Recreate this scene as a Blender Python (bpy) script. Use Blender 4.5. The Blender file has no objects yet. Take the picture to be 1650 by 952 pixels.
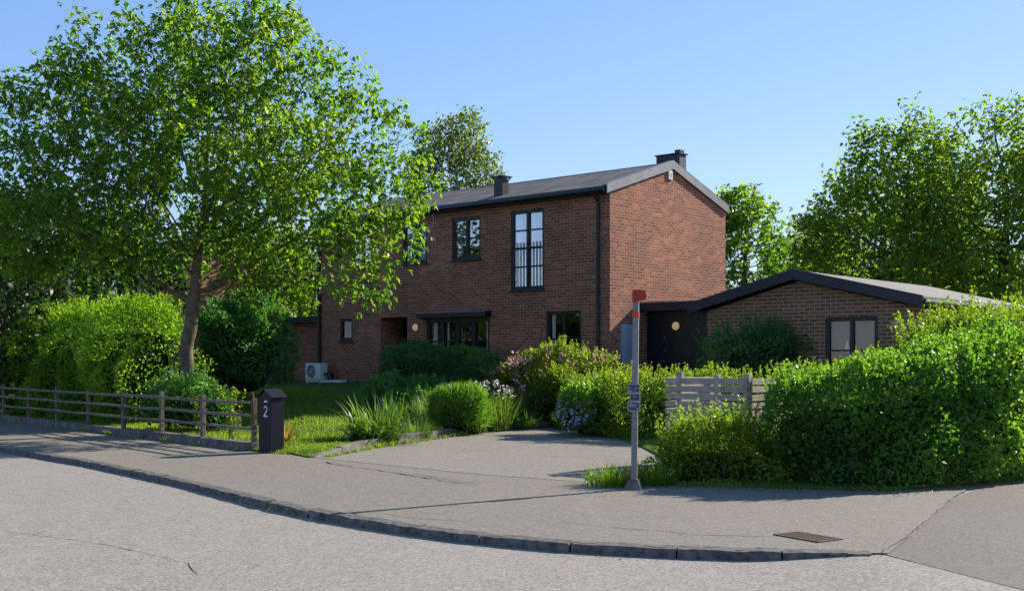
import bpy, math, random
import numpy as np
from mathutils import Vector, Matrix
random.seed(7); RNG = np.random.default_rng(7)
S = bpy.context.scene; COL = S.collection
R = math.radians

# ------------------------------------------------------------------ camera, sky, sun, exposure
CAM_H = 1.75
cam = bpy.data.cameras.new('camera'); co = bpy.data.objects.new('camera', cam); COL.objects.link(co)
co.location = (0, 0, CAM_H); co.rotation_euler = (R(90), 0, 0)
cam.sensor_width = 36; cam.lens = 36*1858/1650; cam.shift_y = 0.06; cam.clip_end = 3000
S.camera = co
SUN_AZ, SUN_EL = math.atan2(.83, .558), R(31)          # clockwise from +Y, as the sun stands behind the house to the right
w = bpy.data.worlds.new('World'); S.world = w; w.use_nodes = True
nt = w.node_tree; nt.nodes.clear()
sky = nt.nodes.new('ShaderNodeTexSky'); sky.sky_type = 'NISHITA'; sky.sun_disc = False
sky.sun_elevation = SUN_EL; sky.sun_rotation = SUN_AZ
sky.air_density = 1.0; sky.dust_density = 0.1; sky.ozone_density = 3.5
bg = nt.nodes.new('ShaderNodeBackground'); bg.inputs['Strength'].default_value = 0.086
wo = nt.nodes.new('ShaderNodeOutputWorld')
# a paler, evenly blue spring sky: green and blue rise less steeply towards the horizon than in the raw model
sp = nt.nodes.new('ShaderNodeSeparateColor'); cm_ = nt.nodes.new('ShaderNodeCombineColor'); nt.links.new(sky.outputs[0], sp.inputs[0])
for ch_, (ex_, k_) in {0: (.84, 1.13), 1: (.70, 1.47), 2: (.62, 2.2)}.items():
    p_ = nt.nodes.new('ShaderNodeMath'); p_.operation = 'POWER'; p_.inputs[1].default_value = ex_
    q_ = nt.nodes.new('ShaderNodeMath'); q_.operation = 'MULTIPLY'; q_.inputs[1].default_value = k_
    nt.links.new(sp.outputs[ch_], p_.inputs[0]); nt.links.new(p_.outputs[0], q_.inputs[0]); nt.links.new(q_.outputs[0], cm_.inputs[ch_])
nt.links.new(cm_.outputs[0], bg.inputs[0]); nt.links.new(bg.outputs[0], wo.inputs[0])
sl = bpy.data.lights.new('sun', 'SUN'); sl.energy = 5.0; sl.angle = R(.55); sl.color = (1, .91, .78)
so = bpy.data.objects.new('sun', sl); COL.objects.link(so)
sd = Vector((math.sin(SUN_AZ)*math.cos(SUN_EL), math.cos(SUN_AZ)*math.cos(SUN_EL), math.sin(SUN_EL)))
so.rotation_euler = sd.to_track_quat('Z', 'Y').to_euler(); so.location = (30, 20, 30)
vs = S.view_settings; vs.view_transform = 'Standard'; vs.look = 'None'; vs.exposure = 0.92; vs.gamma = 1
S.cycles.max_bounces = 8; S.cycles.transparent_max_bounces = 12

# ------------------------------------------------------------------ helpers: materials
MATS = {}
PANE = ['glass']
def nmat(name):
    m = bpy.data.materials.new(name); m.use_nodes = True
    t = m.node_tree; b = t.nodes['Principled BSDF']; MATS[name] = m
    return m, t, b
def N(t, kind, **kw):
    n = t.nodes.new(kind)
    for k, v in kw.items():
        if k.startswith('i_'):
            n.inputs[k[2:].replace('_', ' ')].default_value = v
        else: setattr(n, k, v)
    return n
def ramp(t, fac, stops):
    r = t.nodes.new('ShaderNodeValToRGB'); e = r.color_ramp.elements
    while len(e) < len(stops): e.new(.5)
    for q, (p, c) in zip(e, stops): q.position = p; q.color = (*c, 1)
    if fac is not None: t.links.new(fac, r.inputs[0])
    return r.outputs[0]
def mix(t, fac, a, b, mode='MIX'):
    m = t.nodes.new('ShaderNodeMix'); m.data_type = 'RGBA'; m.blend_type = mode
    for s, v in ((0, fac), (6, a), (7, b)):
        if isinstance(v, (int, float)): m.inputs[s].default_value = v
        elif isinstance(v, tuple): m.inputs[s].default_value = (*v, 1)
        else: t.links.new(v, m.inputs[s])
    return m.outputs[2]
def bump(t, b, h, strength, dist=.01):
    n = N(t, 'ShaderNodeBump', i_Strength=strength, i_Distance=dist); t.links.new(h, n.inputs['Height'])
    t.links.new(n.outputs[0], b.inputs['Normal'])
def noise(t, co_, scale, detail=4, rough=.6):
    n = N(t, 'ShaderNodeTexNoise', i_Scale=scale, i_Detail=detail, i_Roughness=rough)
    t.links.new(co_, n.inputs['Vector']); return n.outputs[0]
def coords(t, which='Object'):
    return t.nodes.new('ShaderNodeTexCoord').outputs[which]
def rough_paint(name, col, rough=.45, metal=0., var=.25, scale=6, bumpy=.1, spec=.4):
    m, t, b = nmat(name); c = coords(t)
    n = noise(t, c, scale, 6); n2 = noise(t, c, scale*9, 3)
    d = tuple(v*(1-var) for v in col); l = tuple(min(1, v*(1+var)) for v in col)
    base = ramp(t, n, [(.3, d), (.7, l)])
    t.links.new(base, b.inputs['Base Color'])
    b.inputs['Roughness'].default_value = rough; b.inputs['Metallic'].default_value = metal
    b.inputs['Specular IOR Level'].default_value = spec
    if bumpy: bump(t, b, n2, bumpy, .004)
    return m
def asphalt(name, c0, c1, speck=.5, scale=1., stain=.35):
    m, t, b = nmat(name); c = coords(t)
    big = noise(t, c, .35*scale, 5, .65); mid = noise(t, c, 3.2*scale, 5, .7); fine = noise(t, c, 55*scale, 3, .8)
    v = N(t, 'ShaderNodeTexVoronoi', i_Scale=42*scale); t.links.new(c, v.inputs['Vector'])
    base = ramp(t, big, [(.3, c0), (.7, c1)])
    mp = N(t, 'ShaderNodeMapping'); mp.inputs['Rotation'].default_value = (0, 0, R(38)); mp.inputs['Scale'].default_value = (1.0, .07, 1); t.links.new(c, mp.inputs[0])
    base = mix(t, .55, base, ramp(t, noise(t, mp.outputs[0], 1.1*scale, 4, .6), [(.32, tuple(x*.72 for x in c0)), (.55, c0), (.72, tuple(x*1.12 for x in c1))]))
    pt = noise(t, c, .9*scale, 2, .4); base = mix(t, 1., base, ramp(t, pt, [(.30, (.80, .80, .80)), (.36, (1, 1, 1))]), 'MULTIPLY')
    base = mix(t, stain, base, ramp(t, mid, [(.3, tuple(x*.55 for x in c0)), (.75, tuple(x*1.25 for x in c1))]))
    base = mix(t, speck, base, ramp(t, fine, [(.33, tuple(x*.25 for x in c0)), (.5, c0), (.7, tuple(x*1.9 for x in c1))]))
    base = mix(t, .5*speck, base, ramp(t, v.outputs['Color'], [(.2, tuple(x*.45 for x in c0)), (.8, tuple(min(.8, x*1.8) for x in c1))]))
    t.links.new(base, b.inputs['Base Color']); b.inputs['Roughness'].default_value = .88
    b.inputs['Specular IOR Level'].default_value = .25
    bump(t, b, fine, .45, .006)
    return m
def brick(name, ca, cb, mortar, w_=.25, h_=.086, ms=.011):
    m, t, b = nmat(name); uv = coords(t, 'UV')
    dn = N(t, 'ShaderNodeTexNoise', i_Scale=2.2, i_Detail=2); t.links.new(uv, dn.inputs['Vector'])
    br = N(t, 'ShaderNodeTexBrick', i_Scale=1., i_Bias=0.)
    br.inputs['Mortar Size'].default_value = ms; br.inputs['Brick Width'].default_value = w_; br.inputs['Row Height'].default_value = h_
    br.inputs['Mortar Smooth'].default_value = .25
    br.inputs['Color1'].default_value = (0, 0, 0, 1); br.inputs['Color2'].default_value = (1, 1, 1, 1); br.inputs['Mortar'].default_value = (.5, .5, .5, 1)
    wob = N(t, 'ShaderNodeVectorMath', operation='MULTIPLY_ADD'); wob.inputs[1].default_value = (.012, .012, 0)
    t.links.new(dn.outputs['Color'], wob.inputs[0]); t.links.new(uv, wob.inputs[2])
    t.links.new(wob.outputs[0], br.inputs['Vector'])
    big = noise(t, uv, .9, 4, .6); fine = noise(t, uv, 26, 4, .7)
    lum = N(t, 'ShaderNodeMath', operation='MULTIPLY_ADD'); lum.inputs[1].default_value = .78
    off = N(t, 'ShaderNodeMath', operation='MULTIPLY_ADD'); off.inputs[1].default_value = .7; off.inputs[2].default_value = -.22
    t.links.new(big, off.inputs[0]); t.links.new(br.outputs['Color'], lum.inputs[0]); t.links.new(off.outputs[0], lum.inputs[2])
    mid = tuple((x+y)/2 for x, y in zip(ca, cb))
    bc = ramp(t, lum.outputs[0], [(.05, cb), (.45, mid), (.75, ca), (1., tuple(min(1, x*1.45) for x in ca))])
    bc = mix(t, .35, bc, ramp(t, fine, [(.3, tuple(x*.45 for x in cb)), (.75, tuple(x*1.5 for x in ca))]))
    wth = ramp(t, noise(t, uv, .33, 5, .7), [(.32, (.70, .68, .66)), (.6, (1.06, 1.05, 1.04))]); bc = mix(t, 1., bc, wth, 'MULTIPLY')
    mc = ramp(t, fine, [(.3, tuple(x*.6 for x in mortar)), (.7, mortar)])
    col = mix(t, br.outputs['Fac'], bc, mc)
    t.links.new(col, b.inputs['Base Color']); b.inputs['Roughness'].default_value = .9
    b.inputs['Specular IOR Level'].default_value = .2
    hh = N(t, 'ShaderNodeMath', operation='MULTIPLY_ADD'); hh.inputs[1].default_value = -1.
    f2 = N(t, 'ShaderNodeMath', operation='MULTIPLY_ADD'); f2.inputs[1].default_value = .5; f2.inputs[2].default_value = .5
    t.links.new(fine, f2.inputs[0]); t.links.new(br.outputs['Fac'], hh.inputs[0]); t.links.new(f2.outputs[0], hh.inputs[2])
    bump(t, b, hh.outputs[0], .6, .012)
    return m
def leafmat(name, dark, mid, light, trans=.45, tcol=None, rough=.42, spec=.35):
    """two-sided leaf: per-leaf tint runs from the dark to the light green; light passes through the blade"""
    m, t, b = nmat(name)
    a = N(t, 'ShaderNodeAttribute', attribute_name='tint')
    c = ramp(t, a.outputs['Fac'], [(0., dark), (.5, mid), (1., light)])
    t.links.new(c, b.inputs['Base Color']); b.inputs['Roughness'].default_value = rough
    b.inputs['Specular IOR Level'].default_value = spec
    tr = t.nodes.new('ShaderNodeBsdfTranslucent')
    k = tcol or (2.7, 3.1, .85)
    tc = mix(t, 1., c, k, 'MULTIPLY'); t.links.new(tc, tr.inputs['Color'])
    mx = t.nodes.new('ShaderNodeMixShader'); mx.inputs[0].default_value = trans
    t.links.new(b.outputs[0], mx.inputs[1]); t.links.new(tr.outputs[0], mx.inputs[2])
    t.links.new(mx.outputs[0], t.nodes['Material Output'].inputs['Surface'])
    return m

M_road = asphalt('road_asphalt', (.202, .185, .156), (.272, .251, .214), .55)
M_pave = asphalt('pavement_asphalt', (.152, .136, .111), (.208, .187, .154), .5)
M_drive = asphalt('driveway_asphalt', (.172, .156, .13), (.228, .206, .173), .5)
M_side = asphalt('side_road_asphalt', (.12, .109, .091), (.158, .143, .12), .45)
M_crack = rough_paint('crack_tar', (.03, .028, .025), .9, 0, .3, 9)
M_kerb = rough_paint('kerb_granite', (.12, .114, .104), .85, 0, .6, 11, .6, .2)
M_conc = rough_paint('old_concrete', (.14, .13, .11), .92, 0, .5, 5, .6, .2)
M_soil = rough_paint('soil', (.075, .055, .036), .95, 0, .5, 7, .8, .1)
M_far = rough_paint('far_ground', (.06, .075, .03), .95, 0, .4, .4, .2, .1)
M_brick = brick('house_brick', (.42, .145, .08), (.115, .058, .04), (.44, .335, .235), ms=.0095)
M_brick2 = brick('garage_brick', (.27, .128, .076), (.125, .068, .046), (.45, .345, .235), .29, .094, .013)
M_black = rough_paint('black_paint', (.012, .0125, .014), .38, 0, .2, 4, .05)
M_frame = rough_paint('black_frame', (.010, .011, .013), .4, 0, .2, 5, .04)
M_fascia = rough_paint('fascia_paint', (.020, .024, .032), .5, 0, .25, 3, .15)
M_felt = rough_paint('roof_felt', (.105, .10, .095), .85, 0, .45, 1.4, .4, .2)
M_felt2 = rough_paint('garage_felt', (.20, .19, .175), .85, 0, .25, 1.6, .4, .2)
M_metal = rough_paint('sheet_metal', (.20, .20, .205), .45, .5, .15, 2.5, .05)
M_galv = rough_paint('galvanised', (.20, .205, .21), .5, .4, .25, 14, .15)
M_postbox = rough_paint('postbox_paint', (.007, .009, .015), .42, 0, .12, 5, .05, .2)
M_white = rough_paint('white_plastic', (.72, .72, .69), .5, 0, .08, 4, 0)
M_digit = rough_paint('digit_white', (.8, .8, .8), .5, 0, .03, 4, 0)
M_red = rough_paint('red_paint', (.38, .018, .014), .45, 0, .2, 12, .05)
M_red2 = rough_paint('red_band', (.62, .045, .015), .5, 0, .15, 12, .05)
M_slate = rough_paint('plate_slate', (.035, .06, .085), .4, 0, .2, 20, .05)
M_plateedge = rough_paint('plate_edge', (.42, .47, .52), .4, .3, .1, 20, 0)
M_oldwood = rough_paint('weathered_wood', (.17, .145, .11), .85, 0, .45, 9, .6, .15)
M_greywood = rough_paint('silver_wood', (.33, .29, .235), .8, 0, .3, 9, .5, .2)
M_bark = rough_paint('bark', (.13, .105, .075), .95, 0, .55, 5, 1., .1)
M_bark2 = rough_paint('dark_bark', (.07, .058, .043), .95, 0, .4, 5, 1., .1)
M_birchbark = rough_paint('birch_bark', (.33, .31, .28), .9, 0, .5, 5, .5, .1)
M_rust = rough_paint('rust_iron', (.115, .075, .05), .8, .2, .5, 16, .5, .2)
M_curtain = rough_paint('curtain', (.74, .73, .70), .9, 0, .06, 4, 0, .1)
M_inside = rough_paint('dark_room', (.05, .045, .04), .9, 0, .2, 2, 0, .1)
M_blind = rough_paint('cream_blind', (.11, .082, .05), .9, 0, .12, 2, 0, .1)
M_cab = rough_paint('cabinet_bluegrey', (.30, .38, .46), .45, 0, .08, 3, 0)
def glass(name, refl):
  m, t, b = nmat(name)
  gl = t.nodes.new('ShaderNodeBsdfGlossy'); gl.inputs['Roughness'].default_value = .01; gl.inputs['Color'].default_value = (.9, .95, 1, 1)
  tr = t.nodes.new('ShaderNodeBsdfTransparent'); tr.inputs['Color'].default_value = (.86, .9, .88, 1)
  mx = t.nodes.new('ShaderNodeMixShader'); mx.inputs[0].default_value = refl
  gn = noise(t, coords(t), 1.3, 2); gb = N(t, 'ShaderNodeBump', i_Strength=.06, i_Distance=.03); t.links.new(gn, gb.inputs['Height']); t.links.new(gb.outputs[0], gl.inputs['Normal'])
  t.links.new(tr.outputs[0], mx.inputs[1]); t.links.new(gl.outputs[0], mx.inputs[2])
  t.links.new(mx.outputs[0], t.nodes['Material Output'].inputs['Surface'])
  return m
M_glass = glass('glass', .42); M_glass2 = glass('dull_glass', .075)
m, t, b = nmat('lamp_glow'); b.inputs['Base Color'].default_value = (.75, .62, .36, 1); b.inputs['Emission Color'].default_value = (1, .66, .2, 1); b.inputs['Emission Strength'].default_value = .12; M_glow = m
m, t, b = nmat('lawn_turf'); c = coords(t)
t.links.new(ramp(t, noise(t, c, 2.4, 6, .7), [(.3, (.04, .065, .010)), (.55, (.075, .13, .014)), (.75, (.11, .15, .025))]), b.inputs['Base Color']); b.inputs['Roughness'].default_value = .95; b.inputs['Specular IOR Level'].default_value = .1
bump(t, b, noise(t, c, 40, 3), .8, .03); M_lawn = m

L_tree = leafmat('tree_leaf', (.045, .092, .012), (.088, .155, .019), (.17, .21, .03), .58)
L_birch = leafmat('birch_leaf', (.065, .085, .024), (.10, .128, .036), (.15, .17, .058), .45)
L_right = leafmat('maple_leaf', (.070, .115, .02), (.115, .17, .03), (.185, .215, .045), .6)
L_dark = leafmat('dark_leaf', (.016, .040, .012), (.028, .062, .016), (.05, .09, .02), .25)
L_hedge = leafmat('hedge_leaf', (.046, .112, .018), (.084, .178, .024), (.145, .232, .034), .40)
L_hedge2 = leafmat('privet_leaf', (.048, .085, .010), (.095, .15, .015), (.18, .22, .026), .45)
L_beech = leafmat('beech_leaf', (.054, .108, .010), (.098, .178, .013), (.175, .245, .025), .5)
L_box = leafmat('box_leaf', (.032, .090, .026), (.052, .14, .036), (.085, .18, .045), .3)
L_strap = leafmat('strap_leaf', (.035, .070, .015), (.065, .115, .025), (.13, .18, .05), .4)
L_fern = leafmat('feather_leaf', (.035, .080, .014), (.065, .135, .020), (.12, .19, .035), .45)
L_grass = leafmat('grass_blade', (.058, .095, .011), (.112, .165, .016), (.19, .225, .03), .48)
L_azalea = leafmat('azalea_leaf', (.045, .085, .010), (.095, .140, .014), (.18, .19, .03), .45)
L_pink = leafmat('pink_bloom', (.40, .13, .12), (.58, .30, .27), (.70, .50, .44), .35, (1.2, 1.1, 1.1))
L_pale = leafmat('pale_bloom', (.45, .40, .34), (.62, .57, .50), (.72, .68, .64), .35, (1.1, 1.1, 1.05))
L_lilac = leafmat('lilac_bloom', (.36, .25, .44), (.52, .42, .60), (.70, .66, .74), .35, (1.1, 1.1, 1.1))
L_yellow = leafmat('yellowed_leaf', (.20, .17, .03), (.36, .28, .06), (.46, .30, .09), .4, (1.4, 1.3, .9))
L_litter = leafmat('leaf_litter', (.09, .055, .025), (.16, .11, .04), (.15, .16, .04), .1, (1., 1., 1.))

# ------------------------------------------------------------------ helpers: objects
def tag(o, label=None, cat=None, group=None, kind=None):
    if label: o['label'] = label
    if cat: o['category'] = cat
    if group: o['group'] = group
    if kind: o['kind'] = kind
    return o
def empty(name, loc=(0, 0, 0), rz=0.):
    o = bpy.data.objects.new(name, None); COL.objects.link(o); o.location = loc; o.rotation_euler = (0, 0, rz); o.empty_display_size = .2
    return o
def from_arrays(name, V, F, mat, parent=None, tint=None, smooth=False, loc=None):
    """V (n,3), F (m,4) or (m,3): one mesh object"""
    V = np.asarray(V, np.float32); F = np.asarray(F, np.int32); k = F.shape[1]
    me = bpy.data.meshes.new(name)
    me.vertices.add(len(V)); me.vertices.foreach_set('co', V.ravel())
    me.loops.add(F.size); me.loops.foreach_set('vertex_index', F.ravel())
    me.polygons.add(len(F)); me.polygons.foreach_set('loop_start', np.arange(0, F.size, k, dtype=np.int32))
    if smooth: me.polygons.foreach_set('use_smooth', np.ones(len(F), bool))
    if tint is not None:
        a = me.attributes.new('tint', 'FLOAT', 'POINT'); a.data.foreach_set('value', np.asarray(tint, np.float32))
    for mm in (mat if isinstance(mat, (list, tuple)) else [mat]): me.materials.append(mm)
    me.update(calc_edges=True); me.validate()
    o = bpy.data.objects.new(name, me); COL.objects.link(o)
    if parent: o.parent = parent
    if loc is not None: o.location = loc
    return o
class MB:
    """gathers quads, boxes and tubes; build() links them as one mesh object with metre-scaled UVs"""
    def __init__(s): s.v = []; s.f = []; s.mi = []; s.cur = 0
    def face(s, pts):
        i = len(s.v); s.v += [tuple(p) for p in pts]; s.f.append(tuple(range(i, i+len(pts)))); s.mi.append(s.cur); return s
    def hexa(s, p):
        i = len(s.v); s.v += [tuple(q) for q in p]
        for f in ((0, 3, 2, 1), (4, 5, 6, 7), (0, 1, 5, 4), (1, 2, 6, 5), (2, 3, 7, 6), (3, 0, 4, 7)):
            s.f.append(tuple(i+k for k in f)); s.mi.append(s.cur)
        return s
    def box(s, x0, x1, y0, y1, z0, z1):
        return s.hexa([(x0, y0, z0), (x1, y0, z0), (x1, y1, z0), (x0, y1, z0), (x0, y0, z1), (x1, y0, z1), (x1, y1, z1), (x0, y1, z1)])
    def prism(s, poly, axis, a, b):
        """poly: 2D outline (counter-clockwise seen from +axis), extruded along the axis 0/1/2 from a to b"""
        def P(q, d):
            return {0: (d, q[0], q[1]), 1: (q[0], d, q[1]), 2: (q[0], q[1], d)}[axis]
        i = len(s.v); n = len(poly); s.v += [P(q, a) for q in poly]+[P(q, b) for q in poly]
        s.f.append(tuple(range(i, i+n))[::-1]); s.f.append(tuple(range(i+n, i+2*n)))
        for k in range(n): s.f.append((i+k, i+(k+1) % n, i+n+(k+1) % n, i+n+k))
        s.mi += [s.cur]*(n+2); return s
    def tube(s, pts, rad, sides=8, cap=True):
        pts = [Vector(p) for p in pts]; rad = rad if isinstance(rad, (list, tuple)) else [rad]*len(pts)
        i0 = len(s.v); up = Vector((.13, .37, .92))
        for k, p in enumerate(pts):
            d = (pts[min(k+1, len(pts)-1)]-pts[max(k-1, 0)]).normalized()
            a = d.cross(up if abs(d.dot(up)) < .95 else Vector((1, 0, 0))).normalized(); b_ = d.cross(a)
            for q in range(sides):
                th = 2*math.pi*q/sides; s.v.append(tuple(p+(a*math.cos(th)+b_*math.sin(th))*rad[k]))
        for k in range(len(pts)-1):
            for q in range(sides):
                a0 = i0+k*sides; q2 = (q+1) % sides
                s.f.append((a0+q, a0+q2, a0+sides+q2, a0+sides+q)); s.mi.append(s.cur)
        if cap:
            s.f.append(tuple(range(i0, i0+sides))[::-1]); e = i0+(len(pts)-1)*sides; s.f.append(tuple(range(e, e+sides))); s.mi += [s.cur]*2
        return s
    def build(s, name, mat, parent=None, bevel=0., smooth=False, loc=None):
        me = bpy.data.meshes.new(name); me.from_pydata(s.v, [], s.f)
        for mm in (mat if isinstance(mat, (list, tuple)) else [mat]): me.materials.append(mm)
        me.polygons.foreach_set('material_index', s.mi)
        if smooth: me.polygons.foreach_set('use_smooth', [True]*len(s.f))
        me.update()
        uv = me.uv_layers.new(name='UVMap')
        for p in me.polygons:
            n = p.normal; ax = max(range(3), key=lambda k: abs(n[k]))
            for li in p.loop_indices:
                c = me.vertices[me.loops[li].vertex_index].co
                uv.data[li].uv = ((c.y+3.3, c.z) if ax == 0 else (c.x, c.z) if ax == 1 else (c.x, c.y))
        o = bpy.data.objects.new(name, me); COL.objects.link(o)
        if parent: o.parent = parent
        if loc is not None: o.location = loc
        if bevel:
            bv = o.modifiers.new('bevel', 'BEVEL'); bv.width = bevel; bv.segments = 2; bv.limit_method = 'ANGLE'
        return o

# ------------------------------------------------------------------ the lie of the land
FRONT = np.array([(-60, 83.3), (-25, 44.05), (-14.2, 31.94), (-4.84, 21.4), (-4.2, 21.1), (-3.5, 20.0), (-3.05, 21.39), (-2.33, 23.39), (-1.67, 24.82),
                  (-.93, 26.65), (.08, 28.2), (.93, 28.6), (1.6, 27.0), (2.3, 24.5), (2.55, 21.5), (2.3, 18.6), (2.0, 16.4), (2.3, 16.0), (3.1, 15.85), (4.87, 15.4), (7.1, 16.75), (20, 27.4), (60, 62)])
def ground_z(x, y):
    x = np.asarray(x, float); y = np.asarray(y, float); P = np.stack([x, y], -1)[..., None, :]
    A = FRONT[:-1]; D = FRONT[1:]-A
    tt = np.clip(((P-A)*D).sum(-1)/(D*D).sum(-1), 0, 1)
    d = np.sqrt((((P-A)-tt[..., None]*D)**2).sum(-1)).min(-1)
    q = np.clip(d/9., 0, 1)
    return .016+.05*np.clip(d/.5, 0, 1)+.81*q*q*(3-2*q)+.03*np.sin(x*1.3+y*.7)*np.clip(d, 0, 1)
def gz(x, y): return float(ground_z(x, y))

def sheet(name, poly, z, mat, thick=None):
    m_ = MB(); m_.face([(x, y, z if not callable(z) else z(x, y)) for x, y in poly]); o = m_.build(name, mat); tag(o, kind='structure'); return o
o = sheet('ground', [(-900, -300), (900, -300), (900, 1500), (-900, 1500)], -.30, M_far)
# road: one sheet; level drops .11 m below the pavement, rising to meet the side road at the right
xs = np.concatenate([np.linspace(-60, 0, 13), np.linspace(.5, 6, 23), np.linspace(8, 40, 5)]); ys = np.linspace(-12, 60, 30)
X, Y = np.meshgrid(xs, ys); q = np.clip((X-1.9)/1.5, 0, 1); Z = -.09+.078*q*q*(3-2*q)+.04*np.exp(-((X+3.3)/1.2)**2)
V = np.stack([X, Y, Z], -1).reshape(-1, 3); nx = len(xs); idx = np.arange(len(V)).reshape(len(ys), nx)
F = np.stack([idx[:-1, :-1], idx[:-1, 1:], idx[1:, 1:], idx[1:, :-1]], -1).reshape(-1, 4)
tag(from_arrays('road', V, F, M_road), kind='structure')
KERB = [(-34.2, 50.2), (-22, 36.6), (-10.03, 22.58), (-7.03, 19.35), (-4.62, 16.34), (-2.68, 13.66), (-1.81, 12.7), (-.79, 11.74), (.32, 11.0), (1.35, 10.66), (1.95, 10.5), (2.66, 10.38), (3.36, 10.3)]
pave = [(p[0], p[1]) for p in KERB]+[(3.96, 11.4), (5.56, 14.45), (6.04, 15.27), (7.4, 16.35), (12, 20.3), (8, 20)]+[(4.87, 17), (3.4, 17.5), (3.4, 29), (-1, 29.5)]
pave += [(-4, 24), (-6, 24), (-15.5, 34.5), (-27.5, 48), (-38, 58)]
sheet('pavement', pave[::1], 0., M_pave)
sheet('side_road', [(3.33, 10.27), (3.96, 11.4), (5.56, 14.45), (6.2, 15.4), (8.5, 17.25), (20, 27.0), (40, 40), (40, -11), (9.5, -6.5), (3.87, 8.72)], -.009, M_side)
sheet('driveway', [(-3.4, 20.0), (-.55, 17.25), (1.2, 16.0), (2.6, 16.1), (3.0, 18.0), (3.1, 28.4), (.5, 29.2), (-.6, 28.2), (-1.4, 26.6), (-2.2, 24.4), (-2.9, 22)], .004, M_drive)
# cracks and joints in the asphalt: thin tar seams that wander
def seam(name, pts, w_, z):
    out = []
    for (x0, y0), (x1, y1) in zip(pts[:-1], pts[1:]):
        n = max(2, int(math.hypot(x1-x0, y1-y0)/.12))
        for k in range(n): out.append((x0+(x1-x0)*k/n+random.gauss(0, .014), y0+(y1-y0)*k/n+random.gauss(0, .014)))
    V = []; F = []
    for k, (x, y) in enumerate(out):
        a = out[min(k+1, len(out)-1)]; b_ = out[max(k-1, 0)]; d = Vector((a[0]-b_[0], a[1]-b_[1])).normalized(); ww = w_*random.uniform(.25, 1)
        V += [(x-d.y*ww, y+d.x*ww, z), (x+d.y*ww, y-d.x*ww, z)]
        if k: F.append((2*k-2, 2*k-1, 2*k+1, 2*k))
    return tag(from_arrays(name, V, F, M_crack), kind='structure')
seam('pavement_crack', [(-3.1, 19.2), (-2.9, 18.8), (-1.75, 17.4), (-1.0, 16.3), (-.4, 15.7)], .022, .0085)
seam('pavement_crack', [(-1.5, 17.3), (-.7, 16.15), (-.15, 15.95)], .014, .0085)
seam('pavement_crack', [(.5, 12.2), (1.2, 11.75), (1.9, 11.35), (2.7, 11.2)], .008, .0045)
seam('pavement_crack', [(-1.9, 13.2), (-1.0, 12.5), (-.3, 12.2)], .007, .0045)
seam('pavement_crack', [(.4, 20.5), (1.2, 20.0), (2.2, 19.6)], .012, .0085)
seam('pavement_crack', [(-1.0, 21), (0, 22.4), (.9, 22.0), (2, 21.6)], .010, .0085)
seam('pavement_crack', [(3.33, 10.36), (3.94, 11.4), (5.54, 14.45), (6.1, 15.35)], .008, .0045)
seam('road_crack', [(-5.4, 12.2), (-4, 11.3), (-2.9, 10.3), (-2.6, 9.6)], .006, -.083)

# kerb stones (one kerb), tops flush with the pavement, worn edges, open joints
def poly_at(P, s):
    for a, b_ in zip(P[:-1], P[1:]):
        L = math.hypot(b_[0]-a[0], b_[1]-a[1])
        if s <= L: return Vector((a[0]+(b_[0]-a[0])*s/L, a[1]+(b_[1]-a[1])*s/L))
        s -= L
    return Vector(P[-1])
def poly_len(P): return sum(math.hypot(b_[0]-a[0], b_[1]-a[1]) for a, b_ in zip(P[:-1], P[1:]))
kb = MB(); L = poly_len(KERB); s = 0.
def smooth_kerb(s): return sum((poly_at(KERB, min(L, max(0, s+d))) for d in (-.5, -.25, 0, .25, .5)), Vector((0, 0)))/5
while s < L-.05:
    ln = random.uniform(.8, 1.15); e = min(s+ln, L)
    if L-e < .3: e = L
    nsub = 5
    for k in range(nsub):
        a0 = s+.008+(e-s-.016)*k/nsub; a1 = s+.008+(e-s-.016)*(k+1)/nsub
        pa, pb = smooth_kerb(a0), smooth_kerb(a1); d = (pb-pa).normalized(); nrm = Vector((d.y, -d.x))   # towards the road
        rs = random.Random(int(a0*1000)); rs2 = random.Random(int(a1*1000))
        def ring(p, rnd):
            drop = 0.
            return [p+nrm*.085*1.-nrm*0+nrm*rnd.uniform(-.012, .010), p-nrm*.075, .010-drop+rnd.uniform(-.009, .009)]
        A, B = ring(pa, rs), ring(pb, rs2)
        kb.hexa([(A[0].x, A[0].y, -.2), (B[0].x, B[0].y, -.2), (B[1].x, B[1].y, -.2), (A[1].x, A[1].y, -.2),
                 (A[0].x-nrm.x*.022, A[0].y-nrm.y*.022, A[2]-.012), (B[0].x-nrm.x*.022, B[0].y-nrm.y*.022, B[2]-.012), (B[1].x, B[1].y, B[2]), (A[1].x, A[1].y, A[2])])
    s = e
tag(kb.build('kerb', M_kerb), kind='structure')

# lot: lawn terrain behind the front line
xs = np.concatenate([np.linspace(-60, -16, 23), np.linspace(-15.5, 8, 95), np.linspace(9, 60, 18)])
Fy = np.interp(xs, FRONT[:, 0], FRONT[:, 1]); ds = np.concatenate([np.linspace(0, 12, 41), np.linspace(13, 30, 12), np.array([45, 80, 160, 400, 900])])
X = np.repeat(xs[None], len(ds), 0); Y = Fy[None]+ds[:, None]; Z = ground_z(X, Y)
V = np.stack([X, Y, Z], -1).reshape(-1, 3); idx = np.arange(len(V)).reshape(len(ds), len(xs))
F = np.stack([idx[:-1, :-1], idx[:-1, 1:], idx[1:, 1:], idx[1:, :-1]], -1).reshape(-1, 4)
tag(from_arrays('lawn', V, F, M_lawn, smooth=True), kind='structure')

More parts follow.
